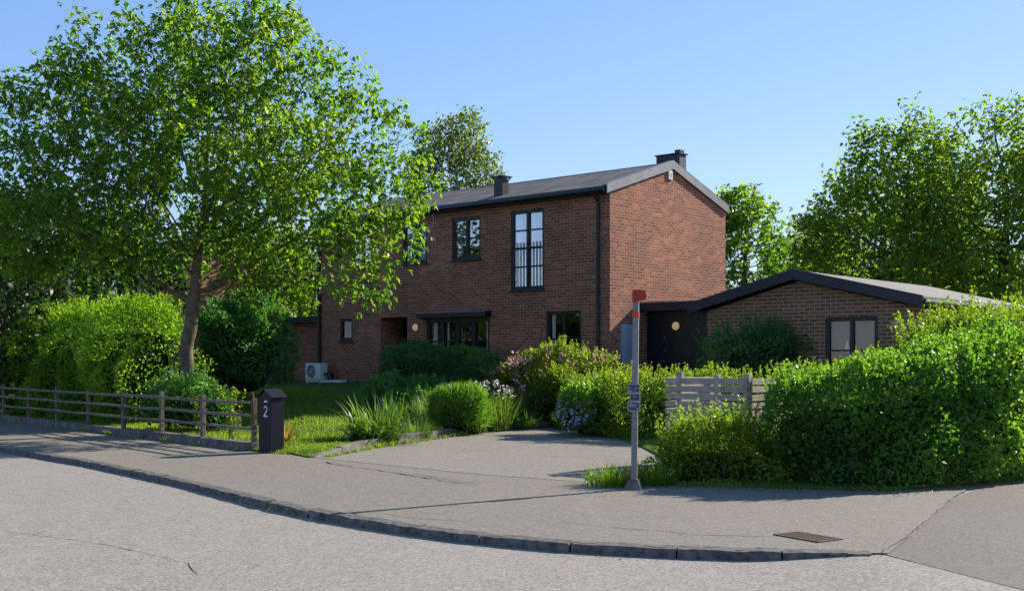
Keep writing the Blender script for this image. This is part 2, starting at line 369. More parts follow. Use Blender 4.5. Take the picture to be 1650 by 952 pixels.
# ------------------------------------------------------------------ buildings
HC = Vector((2.7, 31.8)); HR = R(-41.1)
EX = Vector((math.cos(HR), math.sin(HR))); EY = Vector((-math.sin(HR), math.cos(HR)))
def hw(x, y): p = HC+EX*x+EY*y; return p.x, p.y
def wall_openings(mb, x0, x1, z0, z1, ops, y=0., depth=.11):
    """outer face at y looking to -y with openings cut out and their reveals"""
    cx = sorted({x0, x1, *[v for o_ in ops for v in o_[:2]]}); cz = sorted({z0, z1, *[v for o_ in ops for v in o_[2:4]]})
    for a, b_ in zip(cx[:-1], cx[1:]):
        for c, d in zip(cz[:-1], cz[1:]):
            mx_, mz_ = (a+b_)/2, (c+d)/2
            if any(o_[0] < mx_ < o_[1] and o_[2] < mz_ < o_[3] for o_ in ops): continue
            mb.face([(a, y, c), (b_, y, c), (b_, y, d), (a, y, d)])
    for o_ in ops:
        a, b_, c, d = o_[:4]; e = y+(o_[4] if len(o_) > 4 else depth)
        mb.face([(a, y, c), (a, y, d), (a, e, d), (a, e, c)]); mb.face([(b_, y, c), (b_, e, c), (b_, e, d), (b_, y, d)])
        mb.face([(a, y, d), (b_, y, d), (b_, e, d), (a, e, d)]); mb.face([(a, y, c), (a, e, c), (b_, e, c), (b_, y, c)])
def window(parent, x0, x1, z0, z1, y, cols, bars, curtain=None, sill=True, fw=.085, name='window', mull=.09, gmat=None):
    """frame set .05 back in its opening; panes, sill, room and curtain are its sub-parts"""
    yf, yb = y+.035, y+.105; a, b_, c, d = x0+.004, x1-.004, z0+.004, z1-.004
    fm = MB(); fm.box(a, a+fw, yf, yb, c, d).box(b_-fw, b_, yf, yb, c, d)
    fm.box(a+fw, b_-fw, yf, yb, c, c+fw*1.15).box(a+fw, b_-fw, yf, yb, d-fw, d)
    wi = (b_-a-2*fw-(cols-1)*mull)/cols; panes = []
    for k in range(cols):
        px0 = a+fw+k*(wi+mull); panes.append((px0, px0+wi))
        if k < cols-1: fm.box(px0+wi, px0+wi+mull, yf-.012, yb-.003, c+fw*1.15, d-fw)
        for h in bars:
            zz = c+fw*1.15+(d-fw-c-fw*1.15)*h; fm.box(px0, px0+wi, yf+.012, yb-.012, zz-.022, zz+.022)
    f = fm.build(name, M_frame, parent, .004)
    pm = MB()
    for p0, p1 in panes: pm.face([(p0, yf+.045, c+fw*1.15), (p1, yf+.045, c+fw*1.15), (p1, yf+.045, d-fw), (p0, yf+.045, d-fw)])
    pm.build('pane', gmat or M_glass, f)
    if sill:
        MB().box(x0-.03, x1+.03, y-.055, y+.034, z0-.06, z0-.002).build('sill', M_frame, f, .004)
    rm = MB(); dd = y+1.3
    rm.face([(a, dd, c), (b_, dd, c), (b_, dd, d), (a, dd, d)])
    rm.face([(a, yb, c), (a, yb, d), (a, dd, d), (a, dd, c)]); rm.face([(b_, yb, c), (b_, dd, c), (b_, dd, d), (b_, yb, d)])
    rm.face([(a, yb, d), (b_, yb, d), (b_, dd, d), (a, dd, d)]); rm.face([(a, yb, c), (a, dd, c), (b_, dd, c), (b_, yb, c)])
    rm.build('room', M_inside, f)
    if curtain:
        for c0, c1, zt, zb in curtain:
            cm = MB(); ca, cb = a+(b_-a)*c0, a+(b_-a)*c1; n = max(4, int((cb-ca)/.022))
            for k in range(n):
                u0, u1 = ca+(cb-ca)*k/n, ca+(cb-ca)*(k+1)/n; w0 = yb+.07+.02*math.sin(u0*70)+.012*math.sin(u0*31); w1 = yb+.07+.02*math.sin(u1*70)+.012*math.sin(u1*31)
                cm.face([(u0, w0, c+(d-c)*zb), (u1, w1, c+(d-c)*zb), (u1, w1, c+(d-c)*zt), (u0, w0, c+(d-c)*zt)])
            cm.build('curtain', M_curtain, f, smooth=True)
    return f
def lamp(parent, x, y, z, r=.11):
    l = MB().tube([(x, y, z), (x, y-.05, z)], [r*.9, r*.9], 16).build('wall_lamp', M_galv, parent)
    g = MB(); pts = [(x, y-.052-r*.75*math.sin(k/7*math.pi/2), z) for k in range(8)]; g.tube(pts, [r*math.cos(k/7*math.pi/2*.97) for k in range(8)], 16)
    g.build('globe', M_glow, l, smooth=True); return l
def gable_house(name, x0, x1, y1, zb, ze, za, ops, brickmat, origin=(0, 0), y0=0.):
    pass

house = empty('brick_house', (HC.x, HC.y, 0), HR)
tag(house, 'two-storey brown brick house with grey felt gable roof and black windows', 'house')
X0, D, ZB, ZE, ZA = -12.5, 6.15, -.3, 6.36, 7.33
W_OPS = [(-10.75, -9.75, 4.72, 5.95), (-8.25, -7.15, 4.74, 5.97), (-6.05, -4.85, 4.74, 6.02), (-3.63, -2.36, 3.72, 6.05), (-11.35, -10.72, 2.30, 3.04),
         (-9.33, -8.06, .86, 3.04, 1.0), (-7.18, -4.48, 1.55, 2.93), (-2.28, -1.0, 1.65, 3.06)]
wm = MB(); wall_openings(wm, X0, 0, ZB, ZE, W_OPS)
wm.face([(0, 0, ZB), (0, D, ZB), (0, D, ZE), (0, D/2, ZA), (0, 0, ZE)])
wm.face([(X0, 0, ZB), (X0, 0, ZE), (X0, D/2, ZA), (X0, D, ZE), (X0, D, ZB)])
wm.face([(0, D, ZB), (X0, D, ZB), (X0, D, ZE), (0, D, ZE)])
wm.build('wall', M_brick, house)
# roof: two felt slopes
rm = MB(); th = .14; ov = .20
sl_ = (ZA-ZE)/(D/2)
for sgn, ye in ((1, -ov), (-1, D+ov)):
    z_e = ZE-ov*sl_+.02; zr = ZA+.02
    p = [(X0-.05, ye, z_e), (.03, ye, z_e), (.03, D/2, zr), (X0-.05, D/2, zr)]
    if sgn < 0: p = [p[1], p[0], p[3], p[2]]
    rm.hexa(p+[(q[0], q[1], q[2]+th) for q in p])
roof = rm.build('roof', M_felt, house)
# felt laps up the slope
lm = MB()
for k in range(1, 13):
    x = X0+k*.98; lm.hexa([(x-.02, -ov+.02, ZE-ov*sl_+.02+th+sl_*.02-.005), (x+.02, -ov+.02, ZE-ov*sl_+.02+th+sl_*.02-.005), (x+.02, D/2-.03, ZA+th+.005), (x-.02, D/2-.03, ZA+th+.005),
                          (x-.02, -ov+.02, ZE-ov*sl_+.02+th+sl_*.02+.008), (x+.02, -ov+.02, ZE-ov*sl_+.02+th+sl_*.02+.008), (x+.02, D/2-.03, ZA+th+.018), (x-.02, D/2-.03, ZA+th+.018)])
lm.build('felt_lap', M_felt, roof)
MB().prism([(D/2-.16, ZA+th-.03), (D/2+.16, ZA+th-.03), (D/2, ZA+th+.045)], 0, X0-.06, -.13).build('ridge_cap', M_felt, roof)
# verge flashing on the gable
vm = MB()
for y_a, z_a, y_b, z_b in ((-ov-.02, ZE-ov*sl_-.05, D/2, ZA-.03), (D+.10, ZE-.10*sl_-.05, D/2, ZA-.03)):
    for k in range(2):
        u0, u1 = k/2+(.002 if k else 0), (k+1)/2
        ya, za, yb_, zb_ = y_a+(y_b-y_a)*u0, z_a+(z_b-z_a)*u0, y_a+(y_b-y_a)*u1, z_a+(z_b-z_a)*u1
        q = [(.032, ya, za), (.075, ya, za), (.075, yb_, zb_), (.032, yb_, zb_)]
        if y_a > y_b: q = [q[1], q[0], q[3], q[2]]
        vm.hexa(q+[(p[0], p[1], p[2]+.245) for p in q])
        q = [(-.12, ya, za+.246), (.078, ya, za+.246), (.078, yb_, zb_+.246), (-.12, yb_, zb_+.246)]
        if y_a > y_b: q = [q[1], q[0], q[3], q[2]]
        vm.hexa(q+[(p[0], p[1], p[2]+.012) for p in q])
vm.build('verge_flashing', M_metal, roof)
gm = MB(); gzz = ZE-ov*sl_
gm.tube([(X0-.03, -ov-.07, gzz+.04), (.02, -ov-.07, gzz+.04)], .075, 10).box(X0, -.002, -ov, -.002, gzz-.06, gzz+.015)
gm.box(X0-.03, .028, -ov-.012, -ov-.002, gzz-.05, gzz+.15)
gm.build('gutter', M_black, roof)
dm = MB(); dm.tube([(-.36, -.24, gzz+.02), (-.36, -.16, gzz-.12), (-.36, -.075, gzz-.25), (-.36, -.075, .3)], .05, 10)
for z in (5.6, 3.9, 2.2): dm.tube([(-.36, -.075, z), (-.36, -.075, z+.05)], .06, 10)
dm.build('downpipe', M_black, house, smooth=False)
dm = MB(); dm.tube([(X0+.12, -.24, gzz+.02), (X0+.12, -.075, gzz-.25), (X0+.12, -.075, .7)], .06, 10).build('downpipe', M_black, house)
# chimneys
ch = MB().box(-4.62, -4.28, .35, .65, 6.5, 7.16).build('chimney', M_black, roof, .008)
cp = MB().box(-4.70, -4.20, .27, .73, 7.20, 7.235); cp.box(-4.66, -4.62, .31, .35, 7.14, 7.205).box(-4.28, -4.24, .31, .35, 7.14, 7.205).box(-4.66, -4.62, .65, .69, 7.14, 7.205).box(-4.28, -4.24, .65, .69, 7.14, 7.205)
cp.build('cowl', M_black, ch)
ch = MB().box(-1.10, -.26, 3.9, 4.28, 6.8, 7.90).build('chimney', M_fascia, roof, .008)
MB().box(-1.14, -.22, 3.86, 4.32, 7.901, 7.935).box(-.46, -.28, 3.95, 4.2, 7.936, 8.04).build('cowl', M_black, ch)
# windows
cur = [(.08, .26, 1, 0), (.80, .93, 1, 0)]
window(house, -10.75, -9.75, 4.72, 5.95, 0, 2, (.5,), [(.1, .3, 1, 0), (.7, .9, 1, 0)])
window(house, -8.25, -7.15, 4.74, 5.97, 0, 2, (.5,), [(.08, .92, 1, 0)])
window(house, -6.05, -4.85, 4.74, 6.02, 0, 2, (.5,), [(.08, .2, 1, 0), (.86, .93, 1, 0)])
wt = window(house, -3.63, -2.36, 3.72, 6.05, 0, 2, (.27, .52, .77), [(.08, .24, 1, 0), (.50, .64, 1, 0), (.66, .93, .52, 0), (.24, .46, .45, 0)])
rl = MB(); rl.box(-3.54, -2.45, -.03, -.012, 4.94, 4.965).box(-3.54, -2.45, -.03, -.012, 3.80, 3.82)
for k in range(9):
    x = -3.5+k*.126; rl.box(x-.011, x+.011, -.028, -.014, 3.82, 5.12 if k % 1 == 0 else 4.94)
rl.build('window_railing', M_black, wt)
window(house, -11.35, -10.72, 2.30, 3.04, 0, 1, (), None, gmat=M_glass2)
wb = window(house, -7.18, -4.48, 1.55, 2.93, 0, 4, (.5,), [(.05, .12, 1, 0), (.27, .32, 1, 0), (.45, .52, 1, 0), (.90, .96, 1, 0)], mull=.15, fw=.10, gmat=M_glass2)
am = MB(); am.prism([(-.30, 2.97), (-.02, 2.95), (-.02, 3.14), (-.30, 3.10)], 0, -7.36, -4.40)
aw = am.build('awning', M_black, house, .01)
MB().hexa([(-7.37, -.315, 3.105), (-4.39, -.315, 3.105), (-4.39, -.02, 3.145), (-7.37, -.02, 3.145), (-7.37, -.315, 3.13), (-4.39, -.315, 3.13), (-4.39, -.02, 3.17), (-7.37, -.02, 3.17)]).build('cover_rail', M_metal, aw)
MB().tube([(-7.27, -.10, 2.95), (-7.27, -.16, 2.6), (-7.25, -.08, 2.28)], .016, 6).build('awning_arm', M_galv, aw)
window(house, -2.28, -1.0, 1.65, 3.06, 0, 2, (.42,), [(.08, .17, 1, 0)], gmat=M_glass2)
# recessed front door
dr = MB(); dr.box(-9.33, -8.06, 1.0, 1.06, .86, 3.04); dr.box(-9.2, -8.2, .975, .999, .9, 2.9)
for k in range(6): dr.box(-9.1+k*.15, -8.99+k*.15, .962, .974, 1.0, 2.8)
dd = dr.build('door', M_black, house); MB().tube([(-8.32, .95, 1.75), (-8.32, .90, 1.75), (-8.32, .90, 2.1), (-8.32, .95, 2.1)], .014, 6).build('handle', M_galv, dd)
MB().box(-9.45, -7.9, -.9, -.004, .5, .88).build('doorstep', M_conc, house, .02)
lamp(house, -7.62, -.002, 2.69, .115)
# gable details
gv = MB().box(.002, .05, 2.86, 3.06, 6.98, 7.26).build('gable_vent', M_white, house, .006)
MB().box(.0502, .056, 2.90, 3.02, 7.12, 7.13).box(.0502, .056, 2.90, 3.02, 7.16, 7.17).box(.0502, .056, 2.90, 3.02, 7.08, 7.09).box(.0502, .056, 2.9, 3.02, 7.04, 7.05).build('vent_slot', M_black, gv)
cb = MB().box(.002, .16, .48, .95, 1.05, 2.66).build('meter_cabinet', M_cab, house, .01)
MB().box(.161, .168, .53, .90, 1.12, 2.58).build('cabinet_door', M_cab, cb, .003)
# loose cable bits on the facade
cbm = MB(); cbm.tube([(-6.88, -.05, gzz), (-6.85, -.02, 6.15), (-6.86, -.012, 5.95)], .014, 5); cbm.tube([(-6.86, -.012, 5.95), (-6.98, -.012, 5.7), (-7.06, -.012, 5.5)], .006, 5)
cbm.build('cable', M_white, house)
MB().box(-12.48, -9.4, -.05, -.003, .3, .98).build('foundation', M_conc, house, .01)

# heat pump by the far corner of the facade
hp = empty('heat_pump', (*hw(-12.05, -.42), .0), HR); tag(hp, 'white heat pump unit with round fan grille beside the dark brick wall', 'heat pump')
hz0 = .98
MB().box(-.46, .34, -.15, .17, hz0, hz0+.56).build('casing', M_white, hp, .018)
gr = MB(); cxg, czg = -.14, hz0+.28
for rr in (.06, .12, .18, .225):
    gr.tube([(cxg+rr*math.cos(a*math.pi/10), -.162, czg+rr*math.sin(a*math.pi/10)) for a in range(21)], .006, 4, False)
for a in range(8): gr.tube([(cxg, -.162, czg), (cxg+.225*math.cos(a*math.pi/4), -.162, czg+.225*math.sin(a*math.pi/4))], .005, 4)
fg = gr.build('fan_grille', M_white, hp)
MB().tube([(cxg, -.1505, czg), (cxg, -.1535, czg)], .232, 24).build('fan_opening', M_inside, fg)
br_ = MB(); br_.box(-.5, 1.35, -.10, -.04, hz0-.08, hz0-.005).box(-.5, 1.35, .08, .14, hz0-.08, hz0-.005).box(-.42, -.36, -.12, .14, .55, hz0-.081).box(.24, .30, -.12, .14, .55, hz0-.081)
br_.build('bracket', M_white, hp, .004)
pp = MB(); pp.tube([(.342, .02, hz0+.2), (.44, .02, hz0+.22), (.5, .06, hz0+.1), (.5, .1, hz0-.02), (.52, .2, hz0-.1)], .035, 8).box(.52, .72, .0, .12, hz0+.04, hz0+.24)
pp.build('pipe_cover', M_black, hp)

# low brick link at the left of the house
an = empty('brick_outbuilding', (*hw(-12.5, .55), 0), HR); tag(an, 'low dark brick outbuilding with flat black roof, between dark bush and house', 'outbuilding')
a_ = MB(); a_.box(-6.3, -.002, 0, 4.5, -.3, 2.95).build('wall', M_brick, an)
MB().box(-6.5, -.004, -.35, 4.6, 2.952, 3.18).build('roof', M_black, an, .01)
MB().box(-6.2, -.05, -.05, -.003, .2, 1.0).build('foundation', M_conc, an, .01)
MB().tube([(-2.5, -.36, 3.0), (-2.5, -.08, 2.8), (-2.5, -.08, .8)], .05, 8).build('downpipe', M_black, an)

# neighbouring house of the same brick seen through the tree
nh = empty('brick_house', (*hw(-23.5, .3), 0), HR); tag(nh, 'neighbouring brick house mostly hidden behind the big green tree', 'house')
x0n = -9.5; nb = MB(); ops = [(-3.5, -2.2, 4.0, 5.4), (-6.8, -5.5, 4.0, 5.4)]
wall_openings(nb, x0n, 0, ZB, 5.7, ops)
nb.face([(0, 0, ZB), (0, D, ZB), (0, D, 5.7), (0, D/2, 6.8), (0, 0, 5.7)]); nb.face([(0, D, ZB), (x0n, D, ZB), (x0n, D, 5.7), (0, D, 5.7)])
nb.face([(x0n, 0, ZB), (x0n, 0, 5.7), (x0n, D/2, 6.8), (x0n, D, 5.7), (x0n, D, ZB)])
nb.build('wall', M_brick, nh)
for o_ in ops: window(nh, o_[0], o_[1], o_[2], o_[3], 0, 2, (.5,), None)
nr = MB()
for sgn, ye in ((1, -.2), (-1, D+.2)):
    p = [(x0n-.05, ye, 5.65), (.08, ye, 5.65), (.08, D/2, 6.82), (x0n-.05, D/2, 6.82)]
    if sgn < 0: p = [p[1], p[0], p[3], p[2]]
    nr.hexa(p+[(q[0], q[1], q[2]+.14) for q in p])
nr.build('roof', M_felt, nh)

# garage: low gable building in front of the house's right flank
ga = empty('brick_garage', (*hw(0, 0), 0), HR); tag(ga, 'low brown brick garage with black-edged gable roof behind the overgrown hedge', 'garage')
gx0, gx1, gy0, gy1 = 2.37, 7.95, 1.2, 9.4; gex0, gex1, gev = 1.94, 8.36, 2.93; gap, gxa = 3.70, 5.05
ops = [(5.79, 7.16, 1.35, 2.74)]
g_ = MB(); gzt = 2.98
wall_openings(g_, gx0, gx1, -.3, gzt, ops, gy0)
g_.face([(gx0, gy0, gzt), (gx1, gy0, gzt), (gxa, gy0, gap-.02)])
g_.face([(gx1, gy0, -.3), (gx1, gy1, -.3), (gx1, gy1, gzt), (gx1, gy0, gzt)]); g_.face([(gx0, gy1, -.3), (gx0, gy0, -.3), (gx0, gy0, gzt), (gx0, gy1, gzt)])
g_.face([(gx1, gy1, -.3), (gx0, gy1, -.3), (gx0, gy1, gzt), (gxa, gy1, gap-.02), (gx1, gy1, gzt)])
g_.build('wall', M_brick2, ga)
rg = MB(); ry0, ry1 = .94, 9.7
for (xa, xb) in ((gex0, gxa), (gxa, gex1)):
    za, zb_ = (gev+.08, gap+.10) if xa == gex0 else (gap+.10, gev+.08)
    p = [(xa, ry0, za), (xb, ry0, zb_), (xb, ry1, zb_), (xa, ry1, za)]
    rg.hexa(p+[(q[0], q[1], q[2]+.15) for q in p])
gr_ = rg.build('roof', M_felt2, ga)
fa = MB()
for (xa, xb) in ((gex0-.02, gxa), (gxa, gex1+.02)):
    za, zb_ = (gev-.005, gap+.012) if xa < gxa else (gap+.012, gev-.005)
    p = [(xa, .89, za), (xb, .89, zb_), (xb, .936, zb_), (xa, .936, za)]
    fa.hexa(p+[(q[0], q[1], q[2]+.27) for q in p])
fa.build('fascia', M_fascia, gr_, .004)
gt = MB(); gt.tube([(gex1+.06, .95, gev+.12), (gex1+.06, 9.7, gev+.12)], .06, 8).box(gex1-.45, gex1-.02, .98, 9.6, gev+.04, gev+.07); gt.build('gutter', M_black, gr_)
MB().box(gex1+.005, gex1+.03, .94, 9.7, gev+.20, gev+.245).build('edge_strip', M_metal, gr_)
wg = window(ga, 5.79, 7.16, 1.35, 2.74, gy0, 2, (.38,), None, fw=.10, mull=.10, gmat=M_glass2)
MB().box(5.9, 7.05, gy0+.22, gy0+.24, 1.9, 2.7).build('roller_blind', M_blind, wg)
lf = MB(); lf.tube([(6.3, gy0+.17, 1.86), (6.3, gy0+.17, 2.02), (6.3, gy0+.17, 2.06), (6.3, gy0+.17, 2.16)], [.06, .055, .03, .025], 10); lf.build('white_vase', M_white, wg)

# covered porch between house and garage
po = empty('covered_porch', (*hw(0, 0), 0), HR); tag(po, 'black covered porch with flat roof and a glowing wall lamp, between house and garage', 'porch')
pr = MB().box(.004, 2.36, 1.42, 6.0, 3.05, 3.30).build('roof', M_fascia, po, .006)
MB().box(.006, 1.3, 1.40, 1.418, 3.27, 3.315).build('edge_strip', M_metal, pr)
bk = MB(); bk.box(.004, 2.36, 1.80, 1.86, -.2, 3.048)
for k in range(12): bk.box(.01, .92, 1.785, 1.7995, .75+k*.19, .92+k*.19)
bk.box(1.02, 1.95, 1.76, 1.799, .7, 2.85)
for k in range(5): bk.box(1.10, 1.87, 1.745, 1.7595, .8+k*.4, 1.12+k*.4)
bw = bk.build('porch_wall', M_black, po)
MB().box(1.98, 2.365, 1.30, 1.38, -.2, 3.048).box(2.02, 2.06, 1.285, 1.2995, -.2, 3.04).build('side_panel', M_black, po)
for z in (1.62, 1.95, 2.3): MB().tube([(.62, 1.784, z), (.62, 1.765, z)], .03, 8).build('door_bolt', M_metal, po)
lamp(po, 1.05, 1.742, 2.62, .12)

# ------------------------------------------------------------------ foliage builders
def unit(v): return v/np.maximum(np.linalg.norm(v, axis=-1, keepdims=True), 1e-9)
def rnd_dirs(n): return unit(RNG.normal(size=(n, 3)))
def leaves(pos, axis, nrm, ln, wd, tint, fold=.18, tipdrop=0.):
    """one rhombic quad per leaf: base, right, tip, left - folded along the midrib"""
    axis = unit(axis); side = unit(np.cross(axis, nrm)); up = np.cross(side, axis)
    ln = np.broadcast_to(np.asarray(ln, float), (len(pos),))[:, None]; wd = np.broadcast_to(np.asarray(wd, float), (len(pos),))[:, None]
    mid = pos+axis*ln*.45+up*fold*wd
    tip = pos+axis*ln; tip[:, 2] -= tipdrop*ln[:, 0]
    V = np.stack([pos, mid+side*wd*.5, tip, mid-side*wd*.5], 1).reshape(-1, 3)
    F = np.arange(len(V)).reshape(-1, 4)
    return V, F, np.repeat(np.clip(tint, 0, 1), 4)
class Foliage:
    def __init__(s): s.V = []; s.F = []; s.T = []; s.n = 0
    def add(s, V, F, T): s.V.append(V); s.F.append(F+s.n); s.T.append(T); s.n += len(V); return s
    def build(s, name, mat, parent=None, loc=None):
        return from_arrays(name, np.concatenate(s.V), np.concatenate(s.F), mat, parent, np.concatenate(s.T), loc=loc)
class Bumps:
    """cheap smooth 3-D noise: a few random sine waves"""
    def __init__(s, freq, seed, n=9):
        r = np.random.default_rng(seed); s.k = r.normal(size=(n, 3))*freq; s.p = r.uniform(0, 6.28, n); s.a = 1/np.sqrt(n/2)
    def __call__(s, P): return np.sin(P@s.k.T+s.p).sum(-1)*s.a
def blade_strips(root, d0, ln, wd, droop, tint, seg=4):
    """arched strap leaves: seg quads each"""
    n = len(root); d0 = unit(d0); hor = d0.copy(); hor[:, 2] = 0; hor = unit(hor+1e-6); side = np.stack([-hor[:, 1], hor[:, 0], np.zeros(n)], -1)
    P = root.copy(); d = d0.copy(); Vs = []
    ln = np.broadcast_to(np.asarray(ln, float), (n,)); wd = np.broadcast_to(np.asarray(wd, float), (n,))
    for k in range(seg+1):
        w_ = (wd*(1-(k/seg)**2.2)*.5+.0008)[:, None]; Vs += [P-side*w_, P+side*w_]
        P = P+d*(ln/seg)[:, None]; d = d.copy(); d[:, 2] -= droop/seg; d = unit(d)
    V = np.stack(Vs, 1); m_ = 2*(seg+1); base = np.arange(n)[:, None]*m_
    F = np.concatenate([base+np.array([[2*k, 2*k+1, 2*k+3, 2*k+2]]) for k in range(seg)], 0)
    T = np.repeat(np.clip(tint, 0, 1), m_)
    return V.reshape(-1, 3), F, T

def surface_pts(kind, n, prm):
    """points + outward normals on the hull of a hedge (line) or a bush (ellipsoid)"""
    if kind == 'hedge':
        C = np.array(prm['line'], float); seg = np.diff(C, axis=0); L_ = np.linalg.norm(seg, axis=1); cum = np.concatenate([[0], np.cumsum(L_)])
        hwid, H = prm['half'], prm['height']; H0 = H if np.isscalar(H) else 1.6
        s_ = RNG.uniform(-hwid*.6, cum[-1]+hwid*.6, n); sc = np.clip(s_, 0, cum[-1]); i = np.clip(np.searchsorted(cum, sc, 'right')-1, 0, len(L_)-1)
        tdir = seg[i]/L_[i][:, None]; base = C[i]+tdir*(s_-cum[i])[:, None]
        vn = np.concatenate([seg[:1]/L_[0], seg[:-1]/L_[:-1, None]+seg[1:]/L_[1:, None], seg[-1:]/L_[-1]]); vn = unit(vn); fr_ = ((sc-cum[i])/L_[i])[:, None]
        tdir = unit(vn[i]*(1-fr_)+vn[i+1]*fr_); nn = np.stack([tdir[:, 1], -tdir[:, 0]], -1)
        fr = 1. if float(nn.mean(0) @ -C.mean(0)) > 0 else -1.          # +1: the nn side faces the street
        Hm = H0; pr_ = np.array([Hm*(1. if fr > 0 else .35), 2*hwid, Hm*(.35 if fr > 0 else 1.)]); sec = RNG.choice(3, n, p=pr_/pr_.sum()); uu_ = RNG.uniform(0, 1, n)
        u = np.where(sec == 0, uu_*.25, np.where(sec == 1, .25+.5*uu_, .75+.25*uu_)); ext = np.clip(np.abs(s_-sc)/(hwid*.6), 0, 1); shrink = np.sqrt(np.maximum(1-ext**2.5, .02))
        pe = prm.get('pe', 4.); th = np.pi*u     # super-ellipse half section, dense on the sides
        c_, s2 = np.cos(th), np.sin(th); rr = (np.abs(c_)**pe+np.abs(s2)**pe)**(-1/pe)
        a = rr*c_; h = rr*s2
        cap = np.clip(np.abs(a), 0, 1)
        Hs = H if not callable(H) else H(base[:, 0], base[:, 1])
        P = np.stack([base[:, 0]+nn[:, 0]*a*hwid*shrink, base[:, 1]+nn[:, 1]*a*hwid*shrink, np.zeros(n)], -1)
        z0 = ground_z(P[:, 0], P[:, 1]) if prm.get('z0') is None else prm['z0']
        P[:, 2] = z0+h*Hs*(.75+.25*shrink)
        g = np.stack([np.sign(a)*np.abs(a)**(pe-1)/hwid, np.abs(h)**(pe-1)/(Hs if np.isscalar(Hs) else 1.5)], -1); g = unit(g)
        nv = np.stack([nn[:, 0]*g[:, 0], nn[:, 1]*g[:, 0], g[:, 1]], -1); nv[:, :2] += tdir*np.sign(s_-sc)[:, None]*ext[:, None]
        return P, unit(nv)
    c, r = np.array(prm['c'], float), np.array(prm['r'], float)
    d = rnd_dirs(n); d[:, 2] = np.where(d[:, 2] < -.45, -d[:, 2], d[:, 2])
    pe = prm.get('pe', 2.6); q = d/(np.sum(np.abs(d)**pe, -1, keepdims=True)**(1/pe))
    return c+q*r, unit(q/r)
